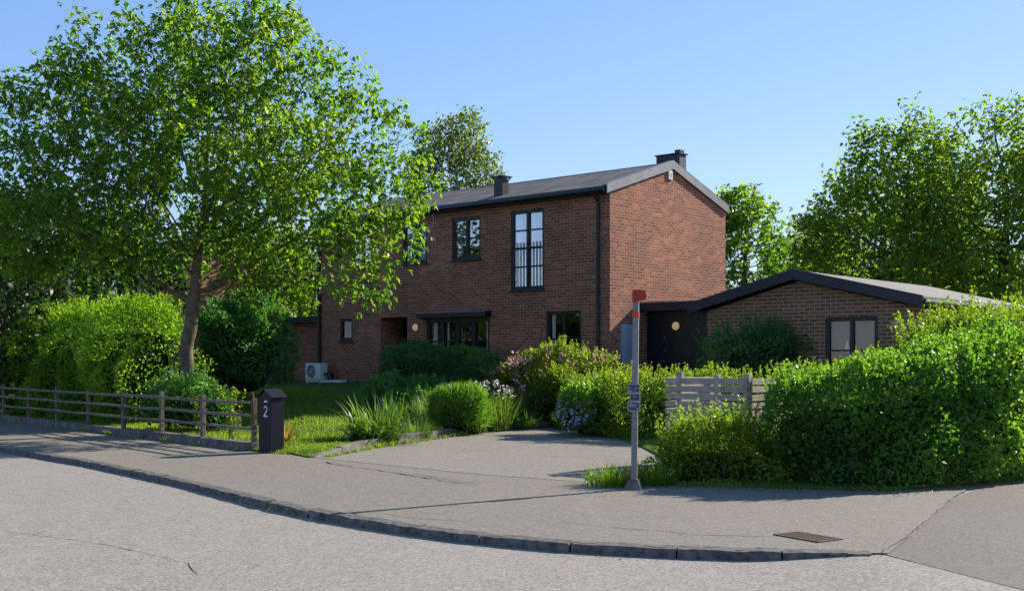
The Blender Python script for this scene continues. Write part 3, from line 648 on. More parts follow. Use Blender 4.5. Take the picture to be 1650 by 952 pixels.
def shrub(name, kind, n, leaf, width, mat, prm, label=None, cat='hedge', group=None, amp=.12, freq=2.2, depth=.14, sprigs=0, sprig_len=.3, seed=1, parent=None, corecol=None, up=.35, stemmat=None, hangs=0., part=None, fold=.2, clumps=3.5):
    if kind == 'hedge':
        q = [np.array(p_, float) for p_ in prm['line']]
        for _ in range(3):
            q = [q[0]]+[v for a_, c_ in zip(q[:-1], q[1:]) for v in (a_*.75+c_*.25, a_*.25+c_*.75)]+[q[-1]]
        prm = dict(prm, line=q)
    bp, fine, tn = Bumps(freq, seed), Bumps(freq*3.1, seed+5), Bumps(clumps, seed+9)
    def hull(n_):
        P, Nn = surface_pts(kind, n_, prm); off = bp(P)*amp+fine(P)*amp*.45
        return P, Nn, off
    fo = Foliage()
    P, Nn, off = hull(n); dep = RNG.exponential(depth*.7, n)-.02
    Q = P+Nn*(off-dep)[:, None]
    gzv = ground_z(Q[:, 0], Q[:, 1]) if prm.get('z0') is None else prm['z0']
    ok = Q[:, 2] > gzv+.02; Q, Nn2, off2, dep2 = Q[ok], Nn[ok], off[ok], dep[ok]; k = len(Q)
    ax = unit(Nn2*.8+RNG.normal(size=(k, 3))*.75+np.array([0, 0, up-hangs])); nm = unit(Nn2+RNG.normal(size=(k, 3))*.55+np.array([0, 0, .45]))
    tint = .42+.16*tn(Q)+RNG.normal(size=k)*.16-.0*dep2+.35*(off2 > amp*1.1)
    sz = RNG.uniform(.5, 1.4, k); fo.add(*leaves(Q, ax, nm, leaf*sz, width*sz, tint, fold))
    if sprigs:
        P, Nn, off = hull(sprigs*6); pick = np.argsort(-(Nn[:, 2]+RNG.uniform(0, .55, len(P))))[:sprigs]; P, Nn, off = P[pick], Nn[pick], off[pick]
        dr = unit(Nn*.5+RNG.normal(size=P.shape)*.28+np.array([0, 0, .8])); Ls = RNG.uniform(.35, 1.25, sprigs)*sprig_len
        for u in np.linspace(.05, 1, 7):
            B = P+Nn*off[:, None]*.8+dr*(Ls*u)[:, None]
            for s_ in range(2):
                ax = unit(dr*.8+RNG.normal(size=P.shape)*.6); fo.add(*leaves(B, ax, rnd_dirs(sprigs)+np.array([0, 0, .8]), leaf*RNG.uniform(.6, 1.1, sprigs), width*.9, .72+RNG.normal(size=sprigs)*.15, fold))
        th_ = np.full(sprigs, .3); fo.add(*blade_strips(P+Nn*off[:, None]*.5, dr, Ls*1.1, leaf*.09, .1, th_, 2))
    # a coarse closed hull behind the leaves, painted dark for the shade inside
    root = parent
    o_ = fo.build(part or name, mat, root)
    if kind == 'hedge':
        C = np.array(prm['line'], float); seg = np.diff(C, axis=0); Ln = np.linalg.norm(seg, axis=1); cum = np.concatenate([[0], np.cumsum(Ln)])
        ss = np.linspace(-prm['half']*.3, cum[-1]+prm['half']*.3, max(6, int(cum[-1]/.35))); m_ = 13; rows = []
        for s_ in ss:
            sc = min(max(s_, 0), cum[-1]); i = min(max(np.searchsorted(cum, sc, 'right')-1, 0), len(Ln)-1); td = seg[i]/Ln[i]; bs = C[i]+td*(s_-cum[i]); nn = np.array([td[1], -td[0]])
            e_ = max(.05, 1-abs(s_-sc)/(prm['half']*.3)*.75) if s_ != sc else 1.
            H = prm['height'] if not callable(prm['height']) else float(prm['height'](bs[0], bs[1]))
            for t_ in np.linspace(0, np.pi, m_):
                c_, s2 = np.cos(t_), np.sin(t_); pe = 1.55; rr = (abs(c_)**pe+abs(s2)**pe)**(-1/pe)
                wd = max(.05, prm['half']-depth*.7-amp*2.); xy = bs+nn*rr*c_*wd*e_
                rows.append((xy[0], xy[1], (gz(*xy) if prm.get('z0') is None else prm['z0'])-.05+rr*s2*(H-depth*.8-amp*2.2)*(.7+.3*e_)))
        V = np.array(rows); idx = np.arange(len(V)).reshape(-1, m_); F = np.stack([idx[:-1, :-1], idx[1:, :-1], idx[1:, 1:], idx[:-1, 1:]], -1).reshape(-1, 4)
    else:
        c, r = np.array(prm['c'], float), np.array(prm['r'], float)*.78-amp*1.1; r = np.maximum(r, .04); uu = np.linspace(0, 2*np.pi, 17); vv = np.linspace(-.5*np.pi, .5*np.pi, 9)
        U, W = np.meshgrid(uu, vv); d = np.stack([np.cos(U)*np.cos(W), np.sin(U)*np.cos(W), np.sin(W)], -1).reshape(-1, 3)
        pe = prm.get('pe', 2.6); d = d/(np.sum(np.abs(d)**pe, -1, keepdims=True)**(1/pe)); V = c+d*r; V = V+unit(d)*(bp(V)*amp*.6)[:, None]
        idx = np.arange(len(V)).reshape(9, 17); F = np.stack([idx[:-1, :-1], idx[:-1, 1:], idx[1:, 1:], idx[1:, :-1]], -1).reshape(-1, 4)
    from_arrays('shade_core', V, F, M_core, o_ if parent is None else parent, smooth=True)
    if label: tag(o_ if parent is None else parent, label, cat, group)
    return o_
m, t, b = nmat('shade_core'); c = coords(t)  # hull colour: the shade within the foliage painted in as dark green and brown
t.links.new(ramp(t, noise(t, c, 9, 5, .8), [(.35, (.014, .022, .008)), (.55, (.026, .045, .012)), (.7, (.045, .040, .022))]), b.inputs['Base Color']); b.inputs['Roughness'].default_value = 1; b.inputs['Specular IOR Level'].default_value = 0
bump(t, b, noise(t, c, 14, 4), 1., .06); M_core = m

# ---- trees: branches grown towards points of the crown (space colonisation), leaves on the young wood
def grow(seeds, attr, step=.28, kill=.5, infl=3., iters=110, bias=(0, 0, .0), wob=.18):
    nodes = [np.array(p, float) for p in seeds]; par = [-1]+list(range(len(seeds)-1))
    A = np.array(attr, float); NP = np.array(nodes)
    dist = np.full(len(A), 1e9); near = np.zeros(len(A), int); new = list(range(len(nodes)))
    alive = np.ones(len(A), bool); bias = np.array(bias)
    for it in range(iters):
        for j in range(0, len(new), 200):
            ids = np.array(new[j:j+200]); Dm = np.linalg.norm(A[:, None]-NP[ids][None], axis=2); k = Dm.argmin(1); dm = Dm[np.arange(len(A)), k]
            up_ = dm < dist; dist[up_] = dm[up_]; near[up_] = ids[k[up_]]
        alive &= dist > kill
        act = alive & (dist < (infl if it > 3 else 99))
        if not act.any(): break
        ids = np.unique(near[act]); new = []
        add = []
        for i in ids:
            d = unit(A[act & (near == i)]-NP[i]).sum(0)+bias; d = unit(d+RNG.normal(size=3)*wob)
            add.append(NP[i]+d*step); par.append(int(i))
        st = len(NP); NP = np.vstack([NP, np.array(add)]); new = list(range(st, len(NP)))
        if len(NP) > 9000: break
    return NP, np.array(par)
def tree_radii(par, tip=.006, ex=2.35):
    n = len(par); acc = np.zeros(n); kids = np.zeros(n, int)
    for i in range(n-1, 0, -1):
        if acc[i] == 0: acc[i] = tip**ex
        acc[par[i]] += acc[i]; kids[par[i]] += 1
    if acc[0] == 0: acc[0] = tip**ex
    return acc**(1/ex), kids
def branch_mesh(NP, par, rad, minr=0., sides_fn=lambda r: 10 if r > .09 else 6 if r > .03 else 4):
    n = len(NP); ch = [[] for _ in range(n)]
    for i in range(1, n): ch[par[i]].append(i)
    mb = MB(); stack = [(0, None)]
    while stack:
        i, prev = stack.pop(); chain = ([prev] if prev is not None else [])+[i]
        while ch[chain[-1]]:
            ks = sorted(ch[chain[-1]], key=lambda k: -rad[k])
            for k in ks[1:]: stack.append((k, chain[-1]))
            chain.append(ks[0])
        if prev is not None: rr = [min(rad[chain[0]], rad[chain[1]]*1.25)]+[rad[k] for k in chain[1:]]
        else: rr = [rad[k] for k in chain]
        if max(rr) < minr or len(chain) < 2: continue
        mb.tube([NP[k] for k in chain], rr, sides_fn(max(rr)), False)
    return mb
def lobes_pts(lobes, n, shell=.55):
    """points inside a union of ellipsoids, denser towards the outside of each"""
    vol = np.array([l[3]*l[4]*l[5] for l in lobes])**.8; cnt = np.maximum(1, (n*vol/vol.sum()).astype(int)); out = []
    for l, c in zip(lobes, cnt):
        d = rnd_dirs(c); r = RNG.uniform(shell**3, 1, c)**(1/3); out.append(np.array(l[:3])+d*r[:, None]*np.array(l[3:6]))
    return np.concatenate(out)
def tree(name, base, lobes, trunk_pts, n_attr, leafmat_, bark, label, cat='tree', group=None, step=.3, kill=.55, trunk_r=.2, per_node=3, leaf=.13, width=.055, leaflets=5, young=.035, clus=.15, droop=.35, spread=.9, seed=3, tint0=.45, tip=.006, minr=0., shell=.5, crown='crown', tn_f=1.1, extra=None, reach=2):
    global RNG
    RNG = np.random.default_rng(seed)
    root = empty(name, base); tag(root, label, cat, group)
    b3 = np.array(base); pts = np.array(trunk_pts, float)
    # trunk chain densified
    ch = [pts[0]]
    for a, c in zip(pts[:-1], pts[1:]):
        m_ = max(1, int(np.linalg.norm(c-a)/step)); ch += [a+(c-a)*k/m_+RNG.normal(size=3)*.012 for k in range(1, m_+1)]
    NP, par = grow(ch, lobes_pts(lobes, n_attr, shell)-b3*0, step, kill)
    rad, kids = tree_radii(par, tip)
    sc = trunk_r/rad[0]; rad = np.where(rad > .02, rad*(1+(sc-1)*np.clip((rad-.02)/(rad[0]-.02), 0, 1)), rad)
    flare = np.clip(1-(NP[:, 2]-NP[0, 2])/.7, 0, 1); onstem = np.arange(len(NP)) < len(ch); rad = rad*(1+onstem*flare**2*.45)
    branch_mesh(NP-b3, par, rad, minr).build('trunk', bark, root, smooth=True)
    hgt = np.zeros(len(NP), int)
    for i in range(len(NP)-1, 0, -1): hgt[par[i]] = max(hgt[par[i]], hgt[i]+1)
    yi = np.where((hgt <= reach) & (np.arange(len(NP)) >= len(ch)))[0]
    w8 = np.maximum(0, 1+Bumps(.9, seed+7)(NP[yi])*.45)          # some twigs bear more leaves than others
    cnt = np.round(per_node*np.where(hgt[yi] == 0, 2.4, 1.)*w8).astype(int)
    rep = np.repeat(yi, cnt); k = len(rep); ntint = RNG.normal(size=len(NP))*.13
    pd = unit(NP[rep]-NP[np.maximum(par[rep], 0)])
    cpos = NP[rep]+RNG.normal(size=(k, 3))*clus; tnz = Bumps(tn_f, seed+3)
    fo = Foliage()
    stem = unit(pd*.5+RNG.normal(size=(k, 3))*.8+np.array([0, 0, -droop*.3])); cn = unit(RNG.normal(size=(k, 3))*.5+np.array([0, 0, 1.]))
    side = unit(np.cross(stem, cn)); bt = .5*tnz(cpos)*.3+tint0+RNG.normal(size=k)*.12+ntint[rep]
    for q in range(leaflets):
        ang = (q-(leaflets-1)/2)*(spread*2/max(1, leaflets-1)) if leaflets > 1 else 0.
        ax = stem*math.cos(ang)+side*math.sin(ang)+RNG.normal(size=(k, 3))*.22; ax[:, 2] -= droop
        sz = RNG.uniform(.7, 1.2, k)*(1-.25*abs(ang)/max(spread, .1))
        fo.add(*leaves(cpos, ax, cn+RNG.normal(size=(k, 3))*.35, leaf*sz, width*sz, bt+RNG.normal(size=k)*.08, .2, .12))
    print('TREE', name, len(NP), 'nodes', len(yi), 'young', k*leaflets, 'leaves', 'r0', rad[0])
    if extra: extra(fo, NP, par, rad, kids)
    for i_ in range(len(fo.V)): fo.V[i_] = fo.V[i_]-b3
    fo.build(crown, leafmat_, root)
    return root
F_ = 1858.
def pxp(px, py, y): return ((px-825)/F_*y, y, CAM_H+(575-py)/F_*y)

# ------------------------------------------------------------------ trees
def L_(px, py, y, r, ry=None, rz=None):
    p = pxp(px, py, y); return (*p, r, ry or r, rz or r)
ty = 26.6; tb = (pxp(300, 600, ty)[0], ty, gz(-7.5, 26.6)-.05)
big = [L_(330, 250, 26.6, 2.6, 2.6, 2.4), L_(190, 110, 26.4, 1.55), L_(110, 190, 27, 1.6), L_(40, 270, 26.2, 1.35), L_(70, 360, 25.6, 1.5, 1.5, .7), L_(390, 90, 26.8, 1.35),
       L_(430, 60, 26.2, 1.0), L_(480, 150, 27.2, 1.5), L_(560, 140, 26.4, 1.0, 1.0, .7), L_(590, 240, 26.2, 1.35), L_(640, 290, 26.6, 1.05), L_(620, 390, 25.8, .95, 1., .75), L_(560, 440, 25.5, 1.1, 1., .7),
       L_(280, 80, 27, 1.3), L_(150, 290, 25.2, 1.6), L_(450, 300, 25.2, 1.7), L_(280, 330, 28.4, 1.8), L_(240, 400, 25.4, 1.3, 1.3, .55), L_(130, 405, 25.4, 1.5, 1.2, .45), L_(30, 390, 25.4, 1.0, 1., .4), L_(430, 400, 25.6, 1.3, 1.3, .7), L_(520, 330, 27.6, 1.4), L_(330, 60, 27.5, 1.0), L_(10, 200, 27, 1.1), L_(590, 470, 25.8, .6, .6, .4), L_(350, 180, 28.5, 1.8), L_(480, 430, 26.2, 1.0, 1., .6), L_(400, 455, 25.8, .9, .9, .5), L_(70, 420, 26.5, 1.2, 1., .5), L_(170, 355, 27.5, 1.4)]
tree('chestnut_tree', tb, big, [tb, pxp(302, 560, ty), pxp(310, 500, ty), pxp(314, 468, ty)], 5200, L_tree, M_bark,
     'large spreading leafy tree with forked grey trunk on the lawn behind the rail fence', 'tree', step=.2, kill=.3, trunk_r=.155, per_node=4.5, leaf=.165, width=.064, leaflets=5, young=.02, clus=.16, droop=.42, seed=11, tint0=.52, tip=.006, shell=.3)
by = 62.
tree('birch_tree', (pxp(735, 600, by)[0], by, .8), [L_(735, 230, by, 1.7, 1.7, 1.5), L_(720, 270, by, 1.9, 1.9, 2.), L_(765, 270, by, 1.3, 1.3, 1.4), L_(700, 230, by+.6, 1.1), L_(745, 205, by, 1.0), L_(785, 270, by, .6, .6, .9), L_(690, 300, by, 1.5, 1.5, 2), L_(750, 330, by, 2., 2., 2.)],
     [(pxp(735, 600, by)[0], by, .8), pxp(735, 400, by), pxp(737, 300, by)], 1400, L_birch, M_birchbark, 'tall weeping birch rising behind the house roof, between tree crown and small chimney', 'tree', group=None, step=.34, kill=.45, trunk_r=.2, per_node=8, leaf=.21, width=.11, leaflets=3, young=.06, clus=.28, droop=1.1, seed=21, tip=.009, minr=.011, tint0=.5)
ry_ = 46.
rt = [L_(1455, 260, ry_, 2.1, 2.1, 1.8), L_(1470, 210, ry_, 1.1, 1.1, 1.), L_(1385, 290, ry_, 1.4, 1.4, 1.), L_(1350, 340, ry_-.5, 1.2, 1.2, 1.), L_(1420, 350, ry_-1.5, 2.4, 2.4, 2.), L_(1340, 385, ry_-1, 1.4, 1.4, 1.2), L_(1480, 400, ry_-2, 2.2, 2.2, 1.8), L_(1400, 220, ry_, .9, .9, .8), L_(1510, 300, ry_, 2., 2, 2), L_(1370, 430, ry_, 1.5), L_(1320, 420, ry_-.5, 1.3), L_(1440, 440, ry_-2, 2.), L_(1520, 360, ry_-1, 2.)]
bx = pxp(1440, 600, ry_)[0]
tree('maple_tree', (bx, ry_, .7), rt, [(bx, ry_, .7), (bx+.1, ry_, 3.), pxp(1448, 400, ry_)], 2600, L_right, M_bark2, 'tall maple behind the garage ridge, its leafy top left of the other maple', 'tree', group=None, step=.3, kill=.42, trunk_r=.24, per_node=7.5, leaf=.205, width=.11, leaflets=4, young=.05, clus=.22, droop=.4, seed=31, tip=.009, minr=.010, tint0=.42, shell=.1, reach=4)
ry2 = 44.; bx = pxp(1615, 600, ry2)[0]
rt = [L_(1590, 250, ry2, 1.9), L_(1650, 240, ry2, 1.8), L_(1560, 220, ry2, 1.2), L_(1620, 205, ry2, 1.1), L_(1560, 330, ry2-1, 2.), L_(1640, 340, ry2-1.5, 2.3), L_(1600, 420, ry2-2, 2.3), L_(1700, 300, ry2, 2.), L_(1680, 420, ry2-1, 2.), L_(1530, 430, ry2-1.5, 1.6)]
tree('maple_tree', (bx, ry2, .7), rt, [(bx, ry2, .7), (bx, ry2, 3.2), pxp(1618, 400, ry2)], 2600, L_right, M_bark2, 'broad maple behind the garage at the right edge, taller than its eaves', 'tree', step=.3, kill=.42, trunk_r=.24, per_node=7.5, leaf=.205, width=.11, leaflets=4, young=.05, clus=.22, droop=.4, seed=37, tip=.009, minr=.010, tint0=.45, shell=.1, reach=4)
my = 52.; bx = pxp(1200, 600, my)[0]
tree('ash_tree', (bx, my, .8), [L_(1200, 350, my, 1.5, 1.5, 1.4), L_(1225, 390, my, 1.4), L_(1180, 400, my, 1.8), L_(1205, 440, my, 2.), L_(1240, 420, my, .9), L_(1185, 330, my, .9)], [(bx, my, .8), pxp(1200, 480, my), pxp(1200, 430, my)], 1200, L_tree, M_bark2,
     'light green tree right behind the house gable, above the porch', 'tree', step=.32, kill=.45, trunk_r=.17, per_node=8.5, leaf=.24, width=.11, leaflets=4, young=.05, clus=.2, droop=.4, seed=41, tip=.009, minr=.011, tint0=.55)
fy = 70.; bx = pxp(1300, 600, fy)[0]
tree('willow_tree', (bx, fy, .9), [L_(1295, 395, fy, 1.6, 1.6, 1.6), L_(1280, 425, fy, 1.8), L_(1320, 425, fy, 1.9), L_(1345, 440, fy, 1.6), L_(1300, 450, fy, 2.2)], [(bx, fy, .9), pxp(1300, 480, fy)], 1000, L_birch, M_bark2,
     'distant pale green tree above the garage ridge, between house gable and tall maple', 'tree', step=.4, kill=.5, trunk_r=.2, per_node=7, leaf=.26, width=.13, leaflets=3, young=.07, clus=.28, droop=.6, seed=43, tip=.01, minr=.012, tint0=.85)
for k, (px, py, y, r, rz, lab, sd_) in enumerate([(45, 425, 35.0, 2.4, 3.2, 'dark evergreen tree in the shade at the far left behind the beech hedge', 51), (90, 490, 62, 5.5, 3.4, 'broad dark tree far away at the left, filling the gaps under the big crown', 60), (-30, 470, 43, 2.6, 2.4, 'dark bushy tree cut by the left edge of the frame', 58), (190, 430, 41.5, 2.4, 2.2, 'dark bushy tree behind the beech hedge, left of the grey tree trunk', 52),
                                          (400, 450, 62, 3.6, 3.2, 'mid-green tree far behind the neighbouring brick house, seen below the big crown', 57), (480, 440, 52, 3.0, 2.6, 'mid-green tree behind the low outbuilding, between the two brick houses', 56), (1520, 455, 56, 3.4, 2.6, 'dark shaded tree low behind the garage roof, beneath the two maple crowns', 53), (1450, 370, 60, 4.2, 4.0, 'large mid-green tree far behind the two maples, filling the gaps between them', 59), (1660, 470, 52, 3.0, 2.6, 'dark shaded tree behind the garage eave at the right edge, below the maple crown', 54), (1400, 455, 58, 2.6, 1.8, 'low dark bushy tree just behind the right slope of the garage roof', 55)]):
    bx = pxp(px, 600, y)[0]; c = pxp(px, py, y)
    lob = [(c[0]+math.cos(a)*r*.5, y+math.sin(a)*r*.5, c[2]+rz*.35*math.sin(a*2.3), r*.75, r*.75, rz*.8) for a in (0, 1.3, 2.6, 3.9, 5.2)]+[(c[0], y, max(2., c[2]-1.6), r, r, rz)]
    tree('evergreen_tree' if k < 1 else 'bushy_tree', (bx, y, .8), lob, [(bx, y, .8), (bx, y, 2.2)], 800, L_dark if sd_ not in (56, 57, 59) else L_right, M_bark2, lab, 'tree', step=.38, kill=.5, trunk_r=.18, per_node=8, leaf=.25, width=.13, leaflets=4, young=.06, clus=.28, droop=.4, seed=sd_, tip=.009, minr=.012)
RNG = np.random.default_rng(99)

# ------------------------------------------------------------------ hedges and shrubs
shrub('beech_hedge', 'hedge', 34000, .085, .05, L_beech, dict(line=[(-8.6, 28.3), (-11.2, 31.2), (-14.6, 35.0)], half=1.0, height=2.75, pe=3.), 'bright green beech hedge behind the rail fence, left of the grey tree trunk', 'hedge', amp=.16, sprigs=420, sprig_len=.42, seed=61, depth=.2)
c = pxp(388, 560, 31.5)
shrub('laurel_bush', 'bush', 12000, .11, .06, L_box, dict(c=(c[0], 31.5, 1.75), r=(1.25, 1.3, 1.55)), 'dark green rounded bush right of the grey tree trunk, before the brick outbuilding', 'bush', amp=.16, sprigs=60, sprig_len=.3, seed=63, depth=.2)
shrub('low_shrub', 'bush', 5000, .09, .05, L_box, dict(c=(-7.1, 25.6, .45), r=(1.15, .5, .55)), 'low dark green shrub around the foot of the grey tree trunk', 'shrub', amp=.14, sprigs=60, sprig_len=.3, seed=64, depth=.2)
hedge_h = lambda x, y: 1.60+0*np.asarray(x)
shrub('privet_hedge', 'hedge', 26000, .065, .036, L_hedge2, dict(line=[(1.75, 26.6), (3.4, 24.4), (5.2, 23.6), (7.2, 23.2)], half=.75, height=1.14, pe=4.), 'yellow-green clipped hedge behind the pole, along the back of the driveway', 'hedge', amp=.10, sprigs=420, sprig_len=.26, seed=65, depth=.16)
shrub('hornbeam_hedge', 'hedge', 66000, .066, .042, L_hedge, dict(line=[(4.0, 16.3), (4.9, 15.85), (6.3, 16.6), (9.0, 18.9), (13, 22.3)], half=.72, height=lambda x, y: 1.36+.52*np.clip((np.asarray(x)-4.4)/3.2, 0, 1), pe=4.), 'thick dark green clipped hedge along the pavement at the right', 'hedge', amp=.11, sprigs=1100, sprig_len=.24, seed=67, depth=.16, clumps=2.0, freq=1.7)
shrub('overgrown_bush', 'bush', 24000, .075, .032, L_hedge2, dict(c=(8.15, 19.3, 1.15), r=(1.85, 1.3, 1.2)), 'wild overgrown bush with upright shoots in front of the garage gutter', 'bush', amp=.16, sprigs=520, sprig_len=.4, seed=69, depth=.2)
shrub('overgrown_bush', 'bush', 14000, .075, .032, L_hedge2, dict(c=(11.2, 21.8, 1.25), r=(2.0, 1.4, 1.3)), 'wild overgrown bush at the right edge, below the far end of the garage eave', 'bush', amp=.16, sprigs=300, sprig_len=.4, seed=71, depth=.2)
shrub('loose_shrub', 'bush', 11500, .06, .03, L_hedge2, dict(c=(2.95, 16.35, .2), r=(.95, .55, .52)), 'loose leggy light green shrub in front of the slatted screen, beside the pole', 'shrub', amp=.15, sprigs=240, sprig_len=.34, seed=73, depth=.28, freq=3.2)
# bed along the house
p = hw(-5.6, -1.9)
shrub('box_hedge', 'hedge', 15000, .07, .04, L_box, dict(line=[hw(-6.7, -1.5), hw(-2.9, -1.9)], half=.75, height=1.27, pe=4.), 'dark green clipped hedge in the shade under the wide ground-floor window', 'hedge', amp=.09, sprigs=60, sprig_len=.15, seed=75, depth=.14)
az = shrub('azalea_bush', 'bush', 15000, .085, .042, L_azalea, dict(c=(1.3, 30.0, .72), r=(1.95, .85, .98)), 'sunlit yellow-green flowering bush with pink blossoms under the low right window', 'bush', amp=.12, sprigs=260, sprig_len=.3, seed=77, depth=.2)
def blossoms(parent, mat, c, r, n, k, size, seed, name='blossoms', zmin=-.1, spread=.045):
    rr = np.random.default_rng(seed); d = unit(rr.normal(size=(n, 3))); d[:, 1] = -abs(d[:, 1]); d[:, 2] = np.where(d[:, 2] < zmin, -d[:, 2], d[:, 2]); d = unit(d)
    P = np.array(c)+d*np.array(r); fo = Foliage()
    for q in range(k):
        a = unit(rr.normal(size=(n, 3))+d*.8); fo.add(*leaves(P+rr.normal(size=(n, 3))*spread, a, d+rr.normal(size=(n, 3))*.4, size*rr.uniform(.7, 1.2, n), size*.75, rr.uniform(0, 1, n), .25))
    return fo.build(name, mat, parent)
blossoms(az, L_pink, (1.3, 29.9, .8), (2.0, 1.0, 1.2), 85, 8, .085, 5)
shrub('spirea_bush', 'bush', 7000, .08, .04, L_azalea, dict(c=(1.05, 28.75, .62), r=(.7, .5, .72)), 'small yellow-leaved bush low beside the clipped hedge, below the pink blossoms', 'bush', amp=.13, sprigs=70, sprig_len=.25, seed=79, depth=.18)
c = pxp(665, 630, 29.)
shrub('peony_bush', 'bush', 7000, .13, .045, L_box, dict(c=(c[0], 29., .62), r=(1.0, .8, .48)), 'low shaded leafy bush in front of the house door, behind the strap-leaved clump', 'bush', amp=.12, sprigs=40, sprig_len=.2, seed=81, depth=.2)
cw = (*hw(4.4, .75), 0)
shrub('climbing_shrub', 'bush', 8000, .09, .05, L_box, dict(c=(cw[0], cw[1], 1.25), r=(1.5, .45, 1.15)), 'dark green shrub climbing the garage brick wall beside the porch', 'shrub', amp=.15, sprigs=110, sprig_len=.5, seed=83, depth=.25)
rh = shrub('rhododendron_bush', 'bush', 5200, .12, .045, L_hedge, dict(c=(1.7, 25.55, .42), r=(.75, .4, .52)), 'dark low bush with lilac blossoms at the back edge of the driveway', 'bush', amp=.1, sprigs=20, sprig_len=.15, seed=85, depth=.15)
blossoms(rh, L_lilac, (1.5, 25.45, .36), (.55, .42, .45), 24, 14, .07, 8, spread=.06)
# feathery and strap-leaved clumps
def clump(name, x, y, n, ln, wd, mat, label, cat='plant', rad=.3, lean=.8, droop=1., seed=1, tint=.5, group=None, seg=4, z=None):
    r = np.random.default_rng(seed); a = r.uniform(0, 2*np.pi, n); q = np.sqrt(r.uniform(0, 1, n))*rad
    root = np.stack([q*np.cos(a), q*np.sin(a), np.zeros(n)], -1); b2 = a+r.normal(size=n)*.6; le = r.uniform(.05, lean, n)
    d = np.stack([np.cos(b2)*le, np.sin(b2)*le, np.ones(n)], -1)
    root[:, 2] = ground_z(x+root[:, 0], y+root[:, 1])-gz(x, y)-.02 if z is None else 0
    V, F, T = blade_strips(root, d, ln*r.uniform(.55, 1.15, n), wd*r.uniform(.7, 1.2, n), droop*r.uniform(.4, 1.4, n), tint+r.normal(size=n)*.22, seg)
    o_ = from_arrays(name, V, F, mat, None, T, loc=(x, y, gz(x, y) if z is None else z)); tag(o_, label, cat, group); return o_
clump('daylily_clump', -2.75, 23.3, 380, 1.02, .046, L_strap, 'big clump of arching strap leaves at the edge of the lawn, nearest the driveway kerb', rad=.45, lean=1.1, droop=1.9, seed=3, tint=.45, seg=5)
shrub('feathery_shrub', 'bush', 7500, .17, .014, L_fern, dict(c=(-1.2, 26.0, .42), r=(.66, .5, .56)), 'round bright green feathery mound right of the big strap-leaved clump', 'shrub', amp=.06, seed=4, depth=.16, up=.9, fold=.05)
gw = clump('tall_grass', -.5, 27.35, 520, .95, .02, L_strap, 'grassy clump topped with pale feathery flower heads', rad=.45, lean=.75, droop=.8, seed=5, tint=.6)
blossoms(gw, L_pale, (-.1, 0, .78), (.6, .4, .36), 30, 7, .06, 6, 'flower_head', .1, .035)
shrub('feathery_shrub', 'bush', 5200, .15, .013, L_fern, dict(c=(.02, 28.75, .34), r=(.6, .45, .44)), 'low green feathery mound right of the pale flower heads', 'shrub', amp=.06, seed=7, depth=.16, up=.9, fold=.05)
shrub('feathery_shrub', 'bush', 5200, .15, .013, L_fern, dict(c=(.85, 29.1, .38), r=(.6, .45, .48)), 'low green feathery mound at the left end of the clipped hedge', 'shrub', amp=.06, seed=8, depth=.16, up=.9, fold=.05)
clump('sedge_clump', -.85, 26.35, 260, .62, .022, L_strap, 'small arching sedge squeezed between the feathery mound and the driveway kerb', rad=.25, lean=1., droop=1.3, seed=9, tint=.5)
clump('sedge_clump', -1.9, 27.2, 300, .8, .02, L_strap, 'thin upright sedge behind the round feathery mound', rad=.3, lean=.6, droop=.7, seed=10, tint=.6)
for k_, (x_, y_, ln_, n_, mt_, lab_) in enumerate([(-2.05, 24.6, .5, 240, L_strap, 'low sedge between the strap-leaved clump and the round feathery mound'), (-2.5, 25.6, .75, 260, L_fern, 'loose leafy perennial behind the big strap-leaved clump'), (-.35, 28.6, .8, 300, L_fern, 'leafy perennial behind the pale flower heads'), (.35, 27.75, .4, 200, L_strap, 'small low sedge at the driveway kerb below the low feathery mounds'), (-1.7, 28.6, .8, 300, L_strap, 'dim tall sedge before the dark clipped hedge'), (1.35, 27.9, .5, 260, L_strap, 'short sedge at the left foot of the clipped yellow-green hedge')]):
    clump('perennial_plant' if mt_ is L_fern else 'sedge_clump', x_, y_, n_, ln_, .022 if mt_ is L_strap else .03, mt_, lab_, rad=.28, lean=1., droop=1.3, seed=30+k_, tint=.5)
clump('grass_tuft', 1.35, 15.75, 420, .33, .010, L_grass, 'tuft of long grass at the foot of the pole, on its left', 'grass tuft', rad=.34, lean=.9, droop=1.1, seed=12, tint=.12, seg=3, z=.006)
clump('grass_tuft', 1.95, 15.85, 320, .36, .010, L_grass, 'tuft of long grass between the pole and the loose shrub', 'grass tuft', rad=.3, lean=.9, droop=1.1, seed=13, tint=.12, seg=3, z=.006)
clump('wilted_plant', -4.45, 22.6, 60, .5, .035, L_yellow, 'small yellowed wilting plant just behind the dark post box', rad=.12, lean=.9, droop=1., seed=14, tint=.5)
